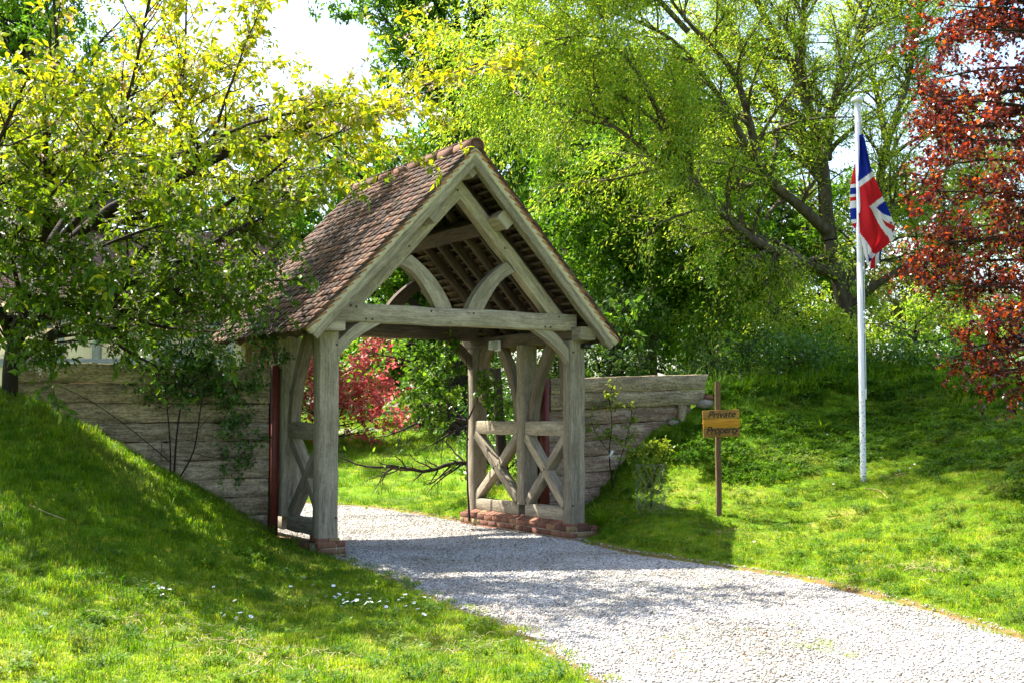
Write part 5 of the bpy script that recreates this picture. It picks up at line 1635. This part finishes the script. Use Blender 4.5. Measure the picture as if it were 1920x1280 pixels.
def lathe(prof, mat, smooth=True, n=16):
    V = np.concatenate([np.c_[r * np.cos(an[:n]), r * np.sin(an[:n]), np.full(n, z)] for r, z in prof])
    F = [(i * n + k, i * n + (k + 1) % n, (i + 1) * n + (k + 1) % n, (i + 1) * n + k) for i in range(len(prof) - 1) for k in range(n)]
    return mesh_np('lathe', V, [np.array(F), np.array([list(range((len(prof) - 1) * n, len(prof) * n))])], mat, smooth=smooth)


def pole_mat():
    m, nt, bs = new_mat('flaking_white_paint')
    L = nt.links.new
    n = N(nt, 'ShaderNodeTexNoise', Scale=30.0, Detail=5.0, Roughness=.7)
    tc = N(nt, 'ShaderNodeTexCoord'); L(tc.outputs['Object'], n.inputs['Vector'])
    sx = N(nt, 'ShaderNodeSeparateXYZ'); L(tc.outputs['Object'], sx.inputs[0])
    mr = N(nt, 'ShaderNodeMapRange'); L(sx.outputs['Z'], mr.inputs[0])
    mr.inputs['From Min'].default_value = 1.0; mr.inputs['From Max'].default_value = 2.2; mr.inputs['To Min'].default_value = .10; mr.inputs['To Max'].default_value = -.16
    ad = N(nt, 'ShaderNodeMath', operation='ADD'); L(n.outputs['Fac'], ad.inputs[0]); L(mr.outputs[0], ad.inputs[1])
    f = ramp(nt, [(.66, (0, 0, 0)), (.69, (1, 1, 1))], ad.outputs[0]).outputs[0]
    L(mixc(nt, (.74, .75, .75), (.18, .15, .10), f), bs.inputs['Base Color'])
    bs.inputs['Roughness'].default_value = .35
    return m


PM = pole_mat()
NJ = 1.05 + PHt * .36
link('lower_mast', lathe([(.040, -.2), (.039, NJ)], PM), None, pole)
link('upper_mast', lathe([(.037, NJ + .002), (.034, PHt - .02)], M['white_paint']), None, pole)
link('cap', lathe([(.03, PHt - .06), (.078, PHt - .055), (.082, PHt - .03), (.06, PHt + .005), (.02, PHt + .02)], M['white_paint']), None, pole)
V, F = tubes(np.array([[(.05, -.02, 1.15), (.052, -.022, 2.2), (.05, -.02, 3.4), (.045, -.015, PHt - .06)], [(.048, -.012, 1.15), (.05, -.012, 2.2), (.049, -.012, 3.4), (.04, -.01, PHt - .06)]]), np.full((2, 4), .0035), 4)
link('halyard', mesh_np('halyard', V, [F], M['white_paint']), None, pole)
link('cleat', box_mesh((.03, -.045, 1.08), (.05, -.03, 1.22), M['white_paint'], bev=.003), None, pole)

FC = {'r': (0.52, 0.016, 0.022), 'w': (0.66, 0.66, 0.68), 'b': (0.008, 0.022, 0.24)}


def union(s, t):
    if abs(s) < .1 or abs(t) < .1: return 'r'
    if abs(s) < .148 or abs(t) < .148: return 'w'
    sg = 1 if s * t > 0 else -1
    d = (t - sg * s / 2) / 1.118
    if abs(d + .004) < .02: return 'r'
    if abs(d) < .07: return 'w'
    return 'b'


KX = 15.9 / F_PX / 3.556                            # metres per enlarged picture pixel
XP = 1617.5


def flag_panel(left, right, rows, cols, z0, z1, col_fn, depth_fn):
    """left/right: lists of (zy, zx) outlines"""
    ys = np.linspace(z0, z1, rows + 1)
    lx = np.interp(ys, [a for a, b in left], [b for a, b in left]); rx = np.interp(ys, [a for a, b in right], [b for a, b in right])
    V, C = [], []
    for j, y in enumerate(ys):
        for i in range(cols + 1):
            q = i / cols
            x = lx[j] * (1 - q) + rx[j] * q
            V.append(((x - 193) * KX, depth_fn(q, y), (160 + y / 3.556, )[0]))
    V = np.array(V)
    V[:, 2] = np.array([at(1612, yy, 15.9)[2] for yy in V[:, 2]]) - PB[2]
    F, FCc = [], []
    for j in range(rows):
        for i in range(cols):
            a = j * (cols + 1) + i
            F.append((a, a + cols + 1, a + cols + 2, a + 1))
            q = (i + .5) / cols; y = (ys[j] + ys[j + 1]) / 2
            x = (lx[j] + lx[j + 1]) / 2 * (1 - q) + (rx[j] + rx[j + 1]) / 2 * q
            FCc.append(FC[col_fn(x, y)])
    return V, np.array(F), np.array(FCc)


eB, eA = np.array([.54, .84]), np.array([.81, -.59])
Hf = 700.0
_Mi = np.linalg.inv(np.stack([eB, eA], 1))


def main_col(x, y):
    s, t = _Mi @ (np.array([x, y]) - (147, 804)) / Hf
    return union(s, t)


def stripes(x, y):
    return 'w' if x < 272 + (1170 - y) * .1 else 'r' if x < 296 + (1170 - y) * .12 else 'w' if x < 316 + (1170 - y) * .1 else 'b'


def left_col(x, y):
    for e, c in ((655, 'r'), (682, 'w'), (728, 'b'), (742, 'w'), (772, 'r'), (818, 'w'), (895, 'b'), (918, 'w')):
        if y < e: return c
    return 'r'


pans = [flag_panel([(342, 190), (700, 186), (1000, 186), (1150, 214), (1192, 232)], [(342, 206), (385, 230), (592, 292), (745, 341), (905, 401), (990, 427), (1040, 408), (1068, 372), (1125, 300), (1192, 236)], 130, 44, 342, 1192, main_col, lambda q, y: -.05 - .07 * math.sin(q * 2.6 + .3) - .04 * math.sin(q * 8 + y * .006) - .018 * math.sin(q * 17 - y * .011)),
        flag_panel([(1060, 250), (1130, 232), (1195, 236), (1226, 262)], [(1060, 340), (1115, 331), (1165, 326), (1226, 280)], 36, 26, 1060, 1226, stripes, lambda q, y: -.02 + .05 * math.sin(q * 4)),
        flag_panel([(515, 180), (600, 158), (660, 147), (760, 141), (850, 140), (905, 146), (950, 168)], [(515, 192), (950, 192)], 70, 14, 515, 950, left_col, lambda q, y: .05 - .06 * math.sin(q * 2.2))]
off, VV, FF, CC = 0, [], [], []
for V, F, C in pans:
    VV.append(V); FF.append(F + off); CC.append(C); off += len(V)
fme = mesh_np('flag', np.concatenate(VV), [np.concatenate(FF)], smooth=True)
ca = fme.color_attributes.new('flagcol', 'FLOAT_COLOR', 'CORNER')
ca.data.foreach_set('color', np.repeat(np.c_[np.concatenate(CC), np.ones(len(np.concatenate(CC)))], 4, 0).astype(np.float32).ravel())
m, nt, bs = new_mat('flag_cloth')
L = nt.links.new
cc = N(nt, 'ShaderNodeVertexColor', layer_name='flagcol')
wv = N(nt, 'ShaderNodeTexNoise', Scale=900.0, Detail=1.0)
c = mixc(nt, cc.outputs[0], ramp(nt, [(.3, (.85,) * 3), (.7, (1.1,) * 3)], wv.outputs['Fac']).outputs[0], .6, 'MULTIPLY')
L(c, bs.inputs['Base Color']); bs.inputs['Roughness'].default_value = .8; bs.inputs['Specular IOR Level'].default_value = .1
tr = N(nt, 'ShaderNodeBsdfTranslucent'); L(c, tr.inputs['Color'])
mx = N(nt, 'ShaderNodeMixShader'); mx.inputs[0].default_value = .4
L(bs.outputs[0], mx.inputs[1]); L(tr.outputs[0], mx.inputs[2]); L(mx.outputs[0], nt.nodes['Material Output'].inputs['Surface'])
flag = link('flag', fme, m)
flag.location = PB
tag(flag, 'limp red white and blue union flag hanging beside the white pole', 'flag')

# ------------------------------------------------------------------ private property sign
SB = at(1348, 962, 15.0); SB[2] = h1(SB[0], SB[1])
sign = empty('wooden_sign', SB, R(4))
tag(sign, 'stained wooden sign reading Private Property on a thin stake in the grass', 'sign')
M['stake'] = wood_mat('treated_softwood', (0.11, 0.06, 0.03), (0.20, 0.115, 0.055), (0.30, 0.18, 0.085), lichen_amt=0, crack=.3)
M['board_a'] = wood_mat('stained_board', (0.23, 0.105, 0.025), (0.40, 0.205, 0.05), (0.55, 0.31, 0.085), lichen_amt=0, crack=.2, grain=.8)
M['board_b'] = wood_mat('orange_board', (0.54, 0.22, 0.02), (0.67, 0.295, 0.028), (0.74, 0.37, 0.045), lichen_amt=0, crack=.1, grain=.6, blotch=.2)
pxm = 15.0 / F_PX
beam_o = link('stake', beam_mesh((0, 0, -.2), (0, 0, 250 * pxm), .062, .062, (0, 1, 0), M['stake'], ch=.004, wob=.002), None, sign)
board = empty('board', (.03, -.045, 172 * pxm), 0, sign)
board.rotation_euler = (0, R(-2.2), 0)
bw, bh = 69 * pxm, 51 * pxm / 3
for k, (zc, mt) in enumerate(((bh, 'board_a'), (0, 'board_b'), (-bh, 'board_a'))):
    me = beam_mesh((-bw / 2, 0, zc), (bw / 2, 0, zc), .022, bh - .004, (0, 0, 1), M[mt], ch=.003, wob=.0012)
    link('plank', me, None, board)
m, nt, bs = new_mat('burnt_lettering')
bs.inputs['Base Color'].default_value = (0.018, 0.009, 0.004, 1); bs.inputs['Roughness'].default_value = .8
for txt, zc, xx in (('Private', bh * .92, .0), ('Property', -bh * .78, -.0)):
    cu = bpy.data.curves.new('lettering', 'FONT')
    cu.body = txt
    cu.size = .122
    cu.shear = .38
    cu.align_x = 'CENTER'; cu.align_y = 'CENTER'
    cu.space_character = .93 if txt == 'Property' else 1.02
    cu.extrude = .0008
    cu.offset = .0012
    cu.materials.append(m)
    tmp = bpy.data.objects.new('lettering', cu)
    COL.objects.link(tmp)
    bpy.context.view_layer.update()
    tme = bpy.data.meshes.new_from_object(tmp.evaluated_get(bpy.context.evaluated_depsgraph_get()))
    bpy.data.objects.remove(tmp)
    o = link('lettering', tme, m, board)
    o.location = (xx, -.0145, zc + .005)
    o.rotation_euler = (R(90), 0, 0)

# ------------------------------------------------------------------ climbers and small plants
def onv(x, y, v): return on_v(x, y, v)
rose_l = [([onv(325, 908, 1.08) - (0, 0, .1), onv(330, 800, 1.12), onv(345, 720, 1.1), onv(335, 640, 1.15), onv(350, 560, 1.2), onv(345, 520, 1.2)], .012, .004),
    ([onv(318, 905, 1.08), onv(320, 840, 1.1), onv(312, 740, 1.1), onv(300, 660, 1.12), onv(285, 600, 1.1)], .01, .003),
    ([onv(330, 905, 1.08), onv(365, 850, 1.1), onv(375, 780, 1.1), onv(390, 700, 1.1), onv(420, 620, 1.2), onv(430, 570, 1.2)], .01, .003),
    ([onv(345, 690, 1.1), onv(370, 630, 1.2), onv(385, 570, 1.3), onv(400, 510, 1.3)], .008, .003),
    ([onv(340, 700, 1.1), onv(400, 680, 1.1), onv(435, 705, 1.05), onv(450, 745, 1.05)], .006, .003),
    ([onv(410, 650, 1.15), onv(450, 635, 1.1), onv(490, 650, 1.0), onv(515, 668, .95)], .007, .003),
    ([onv(330, 660, 1.1), onv(290, 640, 1.15), onv(262, 650, 1.1)], .006, .003),
    ([onv(430, 620, 1.2), onv(455, 590, .9), onv(480, 560, .6)], .006, .003),
    ([onv(340, 650, 1.2), onv(320, 600, 1.5), onv(310, 560, 1.6), onv(290, 530, 1.6)], .006, .003),
    ([onv(380, 620, 1.2), onv(400, 580, 1.5), onv(430, 545, 1.7)], .006, .003),
    ([onv(375, 800, 1.08), onv(400, 770, 1.06), onv(430, 800, 1.05)], .004, .002),
    ([onv(370, 850, 1.08), onv(400, 860, 1.06), onv(455, 850, 1.05)], .004, .002)]
build_tree('climbing_rose', 'dark green climbing rose trained up the left sleeper wall', 'plant', [(np.array(a), b, c) for a, b, c in rose_l],
    dict(per_m=15, t0=.42, ang=(.4, 1.2), len=(.12, .5), seg=4, curl=.28, skip_trunk=False), dict(k=5, ang=(.4, 1.2), len=(.08, .28), seg=3, curl=.25),
    dict(k=8, k1=4, size=(.035, .068), tpl='full', mass='mid', w=.32, droop=.3, jit=.03), ('bark', 'rose_leaf', 'rose_leaf_o'), seed=81, single=120)
rs = [(np.array([onv(262, 876, 1.1), onv(325, 870, 1.07)]) if False else np.array([onv(322, 868, 1.1), onv(260, 815, 1.12), onv(180, 755, 1.13), onv(110, 722, 1.14)]), .006, .003)]
V, F = tubes(resample(chaikin(rs[0][0]), 20)[0][None], np.linspace(.006, .003, 20)[None], 5)
cane = link('rose_cane', mesh_np('rose_cane', V - V[0], [F], M['bark']))
cane.location = V[0]
tag(cane, 'long bare rose cane slanting across the pale planks of the left wall', 'stem')
rr_l = [([onv(1150, 900, 1.0) - (0, 0, .1), onv(1140, 850, 1.02), onv(1150, 790, 1.05), onv(1140, 740, 1.06), onv(1160, 705, 1.06)], .01, .003),
    ([onv(1152, 900, 1.0), onv(1165, 850, 1.0), onv(1180, 800, 1.0), onv(1195, 765, 1.0)], .008, .003),
    ([onv(1145, 850, 1.02), onv(1120, 820, 1.05), onv(1105, 790, 1.06)], .006, .003)]
build_tree('climbing_rose', 'young lime leaved rose against the right sleeper wall', 'plant', [(np.array(a), b, c) for a, b, c in rr_l],
    dict(per_m=9, t0=.35, ang=(.4, 1.2), len=(.08, .25), seg=4, curl=.25, skip_trunk=False), dict(k=3, ang=(.4, 1.2), len=(.05, .12), seg=3, curl=.25),
    dict(k=5, k1=3, size=(.03, .055), tpl='full', w=.32, droop=.2, jit=.012), ('bark', 'lime_leaf', 'lime_leaf'), seed=82)
tg = link('plant_label', box_mesh((-.02, -.003, -.05), (.02, .003, .05), M['white_paint']))
tg.location = onv(1146, 850, .96); tg.rotation_euler = (R(10), R(28), TH)
tag(tg, 'white plant label hung on the rose by the right wall', 'label')
# climber round the back right post
clb = [([G(3.06, 2.36, .05), G(3.02, 2.38, .9), G(3.05, 2.36, 1.7), G(3.0, 2.36, 2.4)], .014, .006),
    ([G(3.04, 2.36, 1.2), G(2.8, 2.45, 1.9), G(2.55, 2.5, 2.15), G(2.3, 2.5, 2.35)], .01, .004), ([G(3.03, 2.36, 1.5), G(3.2, 2.28, 1.9), G(3.3, 2.1, 2.0)], .008, .004),
    ([G(3.02, 2.36, 1.8), G(2.7, 2.5, 2.0), G(2.4, 2.6, 1.85), G(2.2, 2.6, 1.7)], .008, .004), ([G(3.02, 2.36, 1.3), G(2.75, 2.45, 1.5), G(2.5, 2.5, 1.6)], .008, .004),
    ([G(3.02, 2.36, 1.9), G(2.8, 2.4, 2.3), G(2.6, 2.4, 2.62)], .008, .004), ([G(3.05, 2.36, 1.5), G(3.1, 2.25, 1.75), G(3.25, 2.0, 1.65)], .006, .003)]
M['climb_leaf'] = leaf_mat('climber_leaf', [(0, (0.04, 0.11, 0.012)), (.6, (0.10, 0.21, 0.016)), (1, (0.2, 0.3, 0.025))], trans=.5)
M['climb_leaf_o'] = leaf_mat('climber_leaf_single', [(0, (0.04, 0.11, 0.012)), (.6, (0.10, 0.21, 0.016)), (1, (0.2, 0.3, 0.025))], 'object', trans=.5)
build_tree('climbing_plant', 'leafy green climber twining round the far right gate post', 'plant', [(np.array(a), b, c) for a, b, c in clb],
    dict(per_m=11, t0=.3, ang=(.4, 1.2), len=(.1, .35), seg=4, curl=.25), dict(k=4, ang=(.4, 1.2), len=(.06, .18), seg=3, curl=.25),
    dict(k=6, k1=4, size=(.05, .095), tpl='full', w=.28, droop=.6, jit=.015), ('bark', 'climb_leaf', 'climb_leaf_o'), seed=83, single=100)
# broad leaved shoot by the right eave
es = [([at(1200, 680, 17.6), at(1190, 640, 17.4), at(1175, 610, 17.2), at(1165, 580, 17)], .012, .005), ([at(1180, 620, 17.3), at(1160, 600, 17), at(1145, 575, 16.8)], .008, .004), ([at(1190, 640, 17.4), at(1185, 600, 17.3), at(1190, 570, 17.2)], .008, .004)]
build_tree('sapling', 'sapling with broad bright leaves beside the right eave of the gate', 'plant', [(np.array(a), b, c) for a, b, c in es],
    dict(per_m=10, t0=.3, ang=(.4, 1.2), len=(.08, .25), seg=4, curl=.2, skip_trunk=False), dict(k=2, ang=(.4, 1.2), len=(.05, .1), seg=3, curl=.25),
    dict(k=3, k1=2, size=(.08, .14), tpl='full', w=.3, droop=.7, jit=.01), ('bark', 'climb_leaf', 'climb_leaf_o'), seed=84, single=40, trunk_i=0)
# guarded young shrub
gb = at(1220, 945, 15.3); gb[2] = h1(gb[0], gb[1])
guard = empty('wire_guard', gb)
tag(guard, 'round wire netting guard around a young shrub by the right wall', 'plant guard')
m, nt, bs = new_mat('galvanised_wire'); bs.inputs['Base Color'].default_value = (.22, .23, .22, 1); bs.inputs['Metallic'].default_value = .3; bs.inputs['Roughness'].default_value = .5
lines = []
for sgn in (-1, 1):
    for k in range(11):
        t = np.linspace(0, 1, 12)
        a = k * 2 * math.pi / 11 + sgn * t * 1.6
        lines.append(np.c_[.185 * np.cos(a), .185 * np.sin(a), .02 + t * .55])
A = np.array(lines)
V, F = tubes(A, np.full(A.shape[:2], .0022), 3)
o = link('netting', mesh_np('netting', V, [F], m), None, guard)
rngs = []
for z in (.02, .57):
    a = np.linspace(0, 2 * math.pi, 25)
    rngs.append(np.c_[.186 * np.cos(a), .186 * np.sin(a), np.full(25, z)])
A = np.array(rngs); V, F = tubes(A, np.full(A.shape[:2], .0018), 4)
link('rim_wire', mesh_np('rim_wire', V, [F], m), None, guard)
ys = [([gb - (0, 0, .1), gb + (.02, 0, .35), gb + (0, .02, .75)], .009, .004), ([gb + (.01, 0, .25), gb + (-.12, -.02, .6), gb + (-.2, 0, .75)], .006, .003), ([gb + (.01, 0, .3), gb + (.14, .03, .62), gb + (.22, 0, .82)], .006, .003), ([gb + (0, 0, .1), gb + (.05, -.05, .4), gb + (.1, -.08, .6)], .005, .003)]
build_tree('young_shrub', 'young lime green shrub growing inside the wire guard', 'plant', [(np.array(a), b, c) for a, b, c in ys],
    dict(per_m=20, t0=.1, ang=(.4, 1.2), len=(.08, .26), seg=4, curl=.2, skip_trunk=False), dict(k=4, ang=(.4, 1.2), len=(.04, .1), seg=3, curl=.25),
    dict(k=5, k1=3, size=(.03, .06), tpl='full', w=.3, droop=.2, jit=.01), ('bark', 'lime_leaf', 'lime_leaf'), seed=85)


def strap_clump(name, label, loc, n, ln, w, seed, mat):
    r = np.random.default_rng(seed)
    V, F = [], []
    for i in range(n):
        a = r.uniform(0, 6.283); d = np.array([math.cos(a), math.sin(a), 0]); sd = np.array([-d[1], d[0], 0])
        l = ln * r.uniform(.6, 1.1); be = r.uniform(.3, 1.0)
        p = d * .05 * r.random() - (0, 0, .03); el = r.uniform(.9, 1.4)
        b = len(V); ns = 6
        for s in range(ns + 1):
            ww = w * (1 - (s / ns) ** 2) * .5 + .0006
            V += [p - sd * ww, p + sd * ww]
            p = p + (d * math.cos(el) + np.array([0, 0, math.sin(el)])) * l / ns
            el -= be * 1.9 / ns
        F += [(b + 2 * s, b + 2 * s + 1, b + 2 * s + 3, b + 2 * s + 2) for s in range(ns)]
    o = link(name, mesh_np(name, np.array(V), [np.array(F)], M[mat], smooth=True))
    o.location = loc
    return tag(o, label, 'plant')


for nm, lb, xx, yy, Y_, n_, l_, sd2 in (('iris_clump', 'clump of arching strap leaves at the foot of the right gate post', 1128, 965, 15.5, 60, .5, 1), ('iris_clump', 'tuft of strap leaves on the bank above the sign', 1395, 745, 19.5, 40, .5, 2), ('grass_clump', 'long grass tuft growing against the left brick base', 545, 1000, 13.55, 40, .33, 3), ('iris_clump', 'strap leaved tuft among weeds between sign and flagpole', 1540, 800, 18.3, 30, .35, 4)):
    p_ = at(xx, yy, Y_)
    strap_clump(nm, lb, (p_[0], p_[1], h1(p_[0], p_[1])), n_, l_, .014, sd2, 'grass_lush')

# stones at the wall end
M['stone'] = noise_mat('grey_stone', [(0.3, (0.16, 0.13, 0.10)), (0.7, (0.32, 0.28, 0.23))], 20, bump=.5)
for i, (xx, yy, s_, lb, mt) in enumerate(((1320, 757, .11, 'grey rounded stone lodged at the end of the right wall', 'stone'), (1329, 744, .07, 'small terracotta lump above the grey stone by the right wall', 'brick'), (1262, 808, .08, 'flat pale stone wedged under the right wall planks', 'stone'))):
    p_ = on_v(xx, yy, 1.15)
    V = IV.copy() * (1.3, .9, .7) * (1 + np.random.default_rng(i).uniform(-.2, .2, (12, 1))) * s_
    o = link('stone', mesh_np('stone', V, [IF], M[mt]))
    o.location = (p_[0], p_[1], max(p_[2], h1(p_[0], p_[1]) + .02)); tag(o, lb, 'stone')

# daisies
def daisy_proto(seed):
    V, F, r = [], [], np.random.default_rng(seed)
    for k in range(9):
        a = k * 2 * math.pi / 9
        e1 = np.array([math.cos(a), math.sin(a), .25]); e2 = np.array([-math.sin(a), math.cos(a), 0])
        b = len(V); V += [e1 * .003, e1 * .009 + e2 * .0045, e1 * .016, e1 * .009 - e2 * .0045]; F.append((b, b + 1, b + 2, b + 3))
    return np.array(V) + (0, 0, .06), [np.array(F)]
m, nt, bs = new_mat('daisy_petal'); bs.inputs['Base Color'].default_value = (.8, .8, .8, 1); bs.inputs['Roughness'].default_value = .7
dpr = [proto('daisy', *daisy_proto(1), m)]
rd = np.random.default_rng(6)
spots = []
for cx, cy, sx, sy, n_ in ((620, 1112, 30, 8, 14), (660, 1122, 25, 8, 10), (740, 1130, 45, 8, 18), (800, 1145, 50, 10, 14), (290, 1162, 20, 4, 8), (420, 1158, 25, 5, 7), (460, 1145, 80, 25, 8)):
    for _ in range(n_):
        p_ = on_z(cx + rd.normal(0, sx), cy + rd.normal(0, sy), .05); spots.append(p_[:2])
for cx, cy, Y_, n_ in ((1643, 832, 17.0, 9), (1690, 885, 16, 4), (1430, 1026, 13.2, 2), (1515, 808, 18, 3), (1560, 915, 15.6, 2)):
    for _ in range(n_):
        p_ = at(cx + rd.normal(0, 16), cy, Y_ + rd.normal(0, .15)); spots.append(p_[:2])
S_ = np.array(spots); S_ = S_[~inside(S_)]
n = len(S_)
scatter('daisies', np.c_[S_, height(S_)], np.c_[rd.normal(0.25, .25, n), rd.normal(0, .25, n), rd.uniform(0, 6.28, n)], rd.uniform(.9, 1.5, n), np.zeros(n), dpr, 'small white daisies dotted through the grass', 'flowers')
# weeds in the gravel, straw along the verge
wp = []
for cx, cy, sx, sy, n_ in ((1535, 1208, 26, 9, 40), (1595, 1228, 10, 5, 12), (1300, 1090, 50, 8, 14), (1220, 1075, 60, 6, 10), (1245, 1215, 40, 22, 14), (1340, 1200, 60, 20, 8)):
    for _ in range(n_):
        p_ = on_z(cx + rd.normal(0, sx), cy + rd.normal(0, sy), 0); wp.append(p_[:2])
wp = np.array(wp); wp = wp[inside(wp)]
n = len(wp)
scatter('gravel_weeds', np.c_[wp, drive_z(wp)], np.c_[np.zeros(n), np.zeros(n), rd.uniform(0, 6.28, n)], rd.uniform(.3, .7, n), rd.integers(0, 5, n), tufts, 'sparse green weeds sprouting from the gravel', 'weeds')
M['straw'] = noise_mat('dry_straw', [(0.3, (0.33, 0.24, 0.11)), (0.7, (0.5, 0.4, 0.22))], 40, bump=0)
A = []
for cx, cy, Y_, n_, sx in ((1740, 1075, 11.3, 60, 45), (1560, 1080, 11.6, 30, 60), (1250, 960, 15.2, 60, 50), (1420, 990, 14, 30, 80), (1640, 910, 15.6, 25, 60), (330, 1170, 8.4, 60, 90), (500, 1235, 7.7, 120, 90), (880, 1210, 8.3, 40, 40)):
    for _ in range(n_):
        p_ = at(cx + rd.normal(0, sx), cy, Y_ + rd.normal(0, .25))
        if inside(p_[None, :2])[0]: continue
        a = rd.uniform(0, 6.28); l = rd.uniform(.04, .16); d = np.array([math.cos(a), math.sin(a)]) * l
        q = np.stack([p_[:2] + d * k for k in (0, .33, .66, 1)]) + rd.normal(0, .008, (4, 2))
        A.append(np.c_[q, height(q) + .045 + rd.normal(0, .01, 4)])
A = np.array(A); V, F = tubes(A, np.full(A.shape[:2], .002), 3)
o = link('straw', mesh_np('straw', V, [F], M['straw'])); tag(o, 'dry straw and dead grass stems lying on the lawn', 'straw', kind='stuff')
# dead leaves on the drive
M['dead_leaf'] = leaf_mat('dead_leaf', [(0, (0.10, 0.05, 0.02)), (1, (0.28, 0.16, 0.07))], trans=.1)
q = np.array([on_z(rd.uniform(640, 1500), rd.uniform(985, 1250), 0)[:2] for _ in range(260)]); q = q[inside(q)]
k = len(q); a_ = np.c_[rd.normal(0, 1, (k, 2)), rd.normal(0, .2, k)]; a_ /= np.linalg.norm(a_, axis=1, keepdims=True)
n_ = np.c_[rd.normal(0, .3, (k, 2)), np.ones(k)]; n_ -= (n_ * a_).sum(1, keepdims=True) * a_; n_ /= np.linalg.norm(n_, axis=1, keepdims=True)
o = link('leaf_litter', leaves_mesh('leaf_litter', (np.c_[q, drive_z(q) + .014], a_, np.cross(n_, a_), n_), rd.uniform(.02, .045, k), leaf_tpl('full', .3), M['dead_leaf'], rd.random(k)))
tag(o, 'dead brown leaves scattered over the gravel', 'leaf litter', kind='stuff')
# fallen twigs
for i, (pp, lb) in enumerate((([(55, 963, 10.2), (90, 958, 10.2), (125, 948, 10.2)], 'fallen stick lying on the left bank'), ([(1620, 915, 15.5), (1650, 935, 15.2), (1665, 962, 14.8)], 'thin fallen twig below the flagpole'))):
    q = np.array([at(*p_) for p_ in pp]); q[:, 2] = height(q[:, :2]) + .035
    V, F = tubes(resample(chaikin(q), 14)[0][None], np.full((1, 14), .0045), 5)
    o = link('fallen_twig', mesh_np('fallen_twig', V - V[0], [F], M['straw'])); o.location = V[0]; tag(o, lb, 'twig')
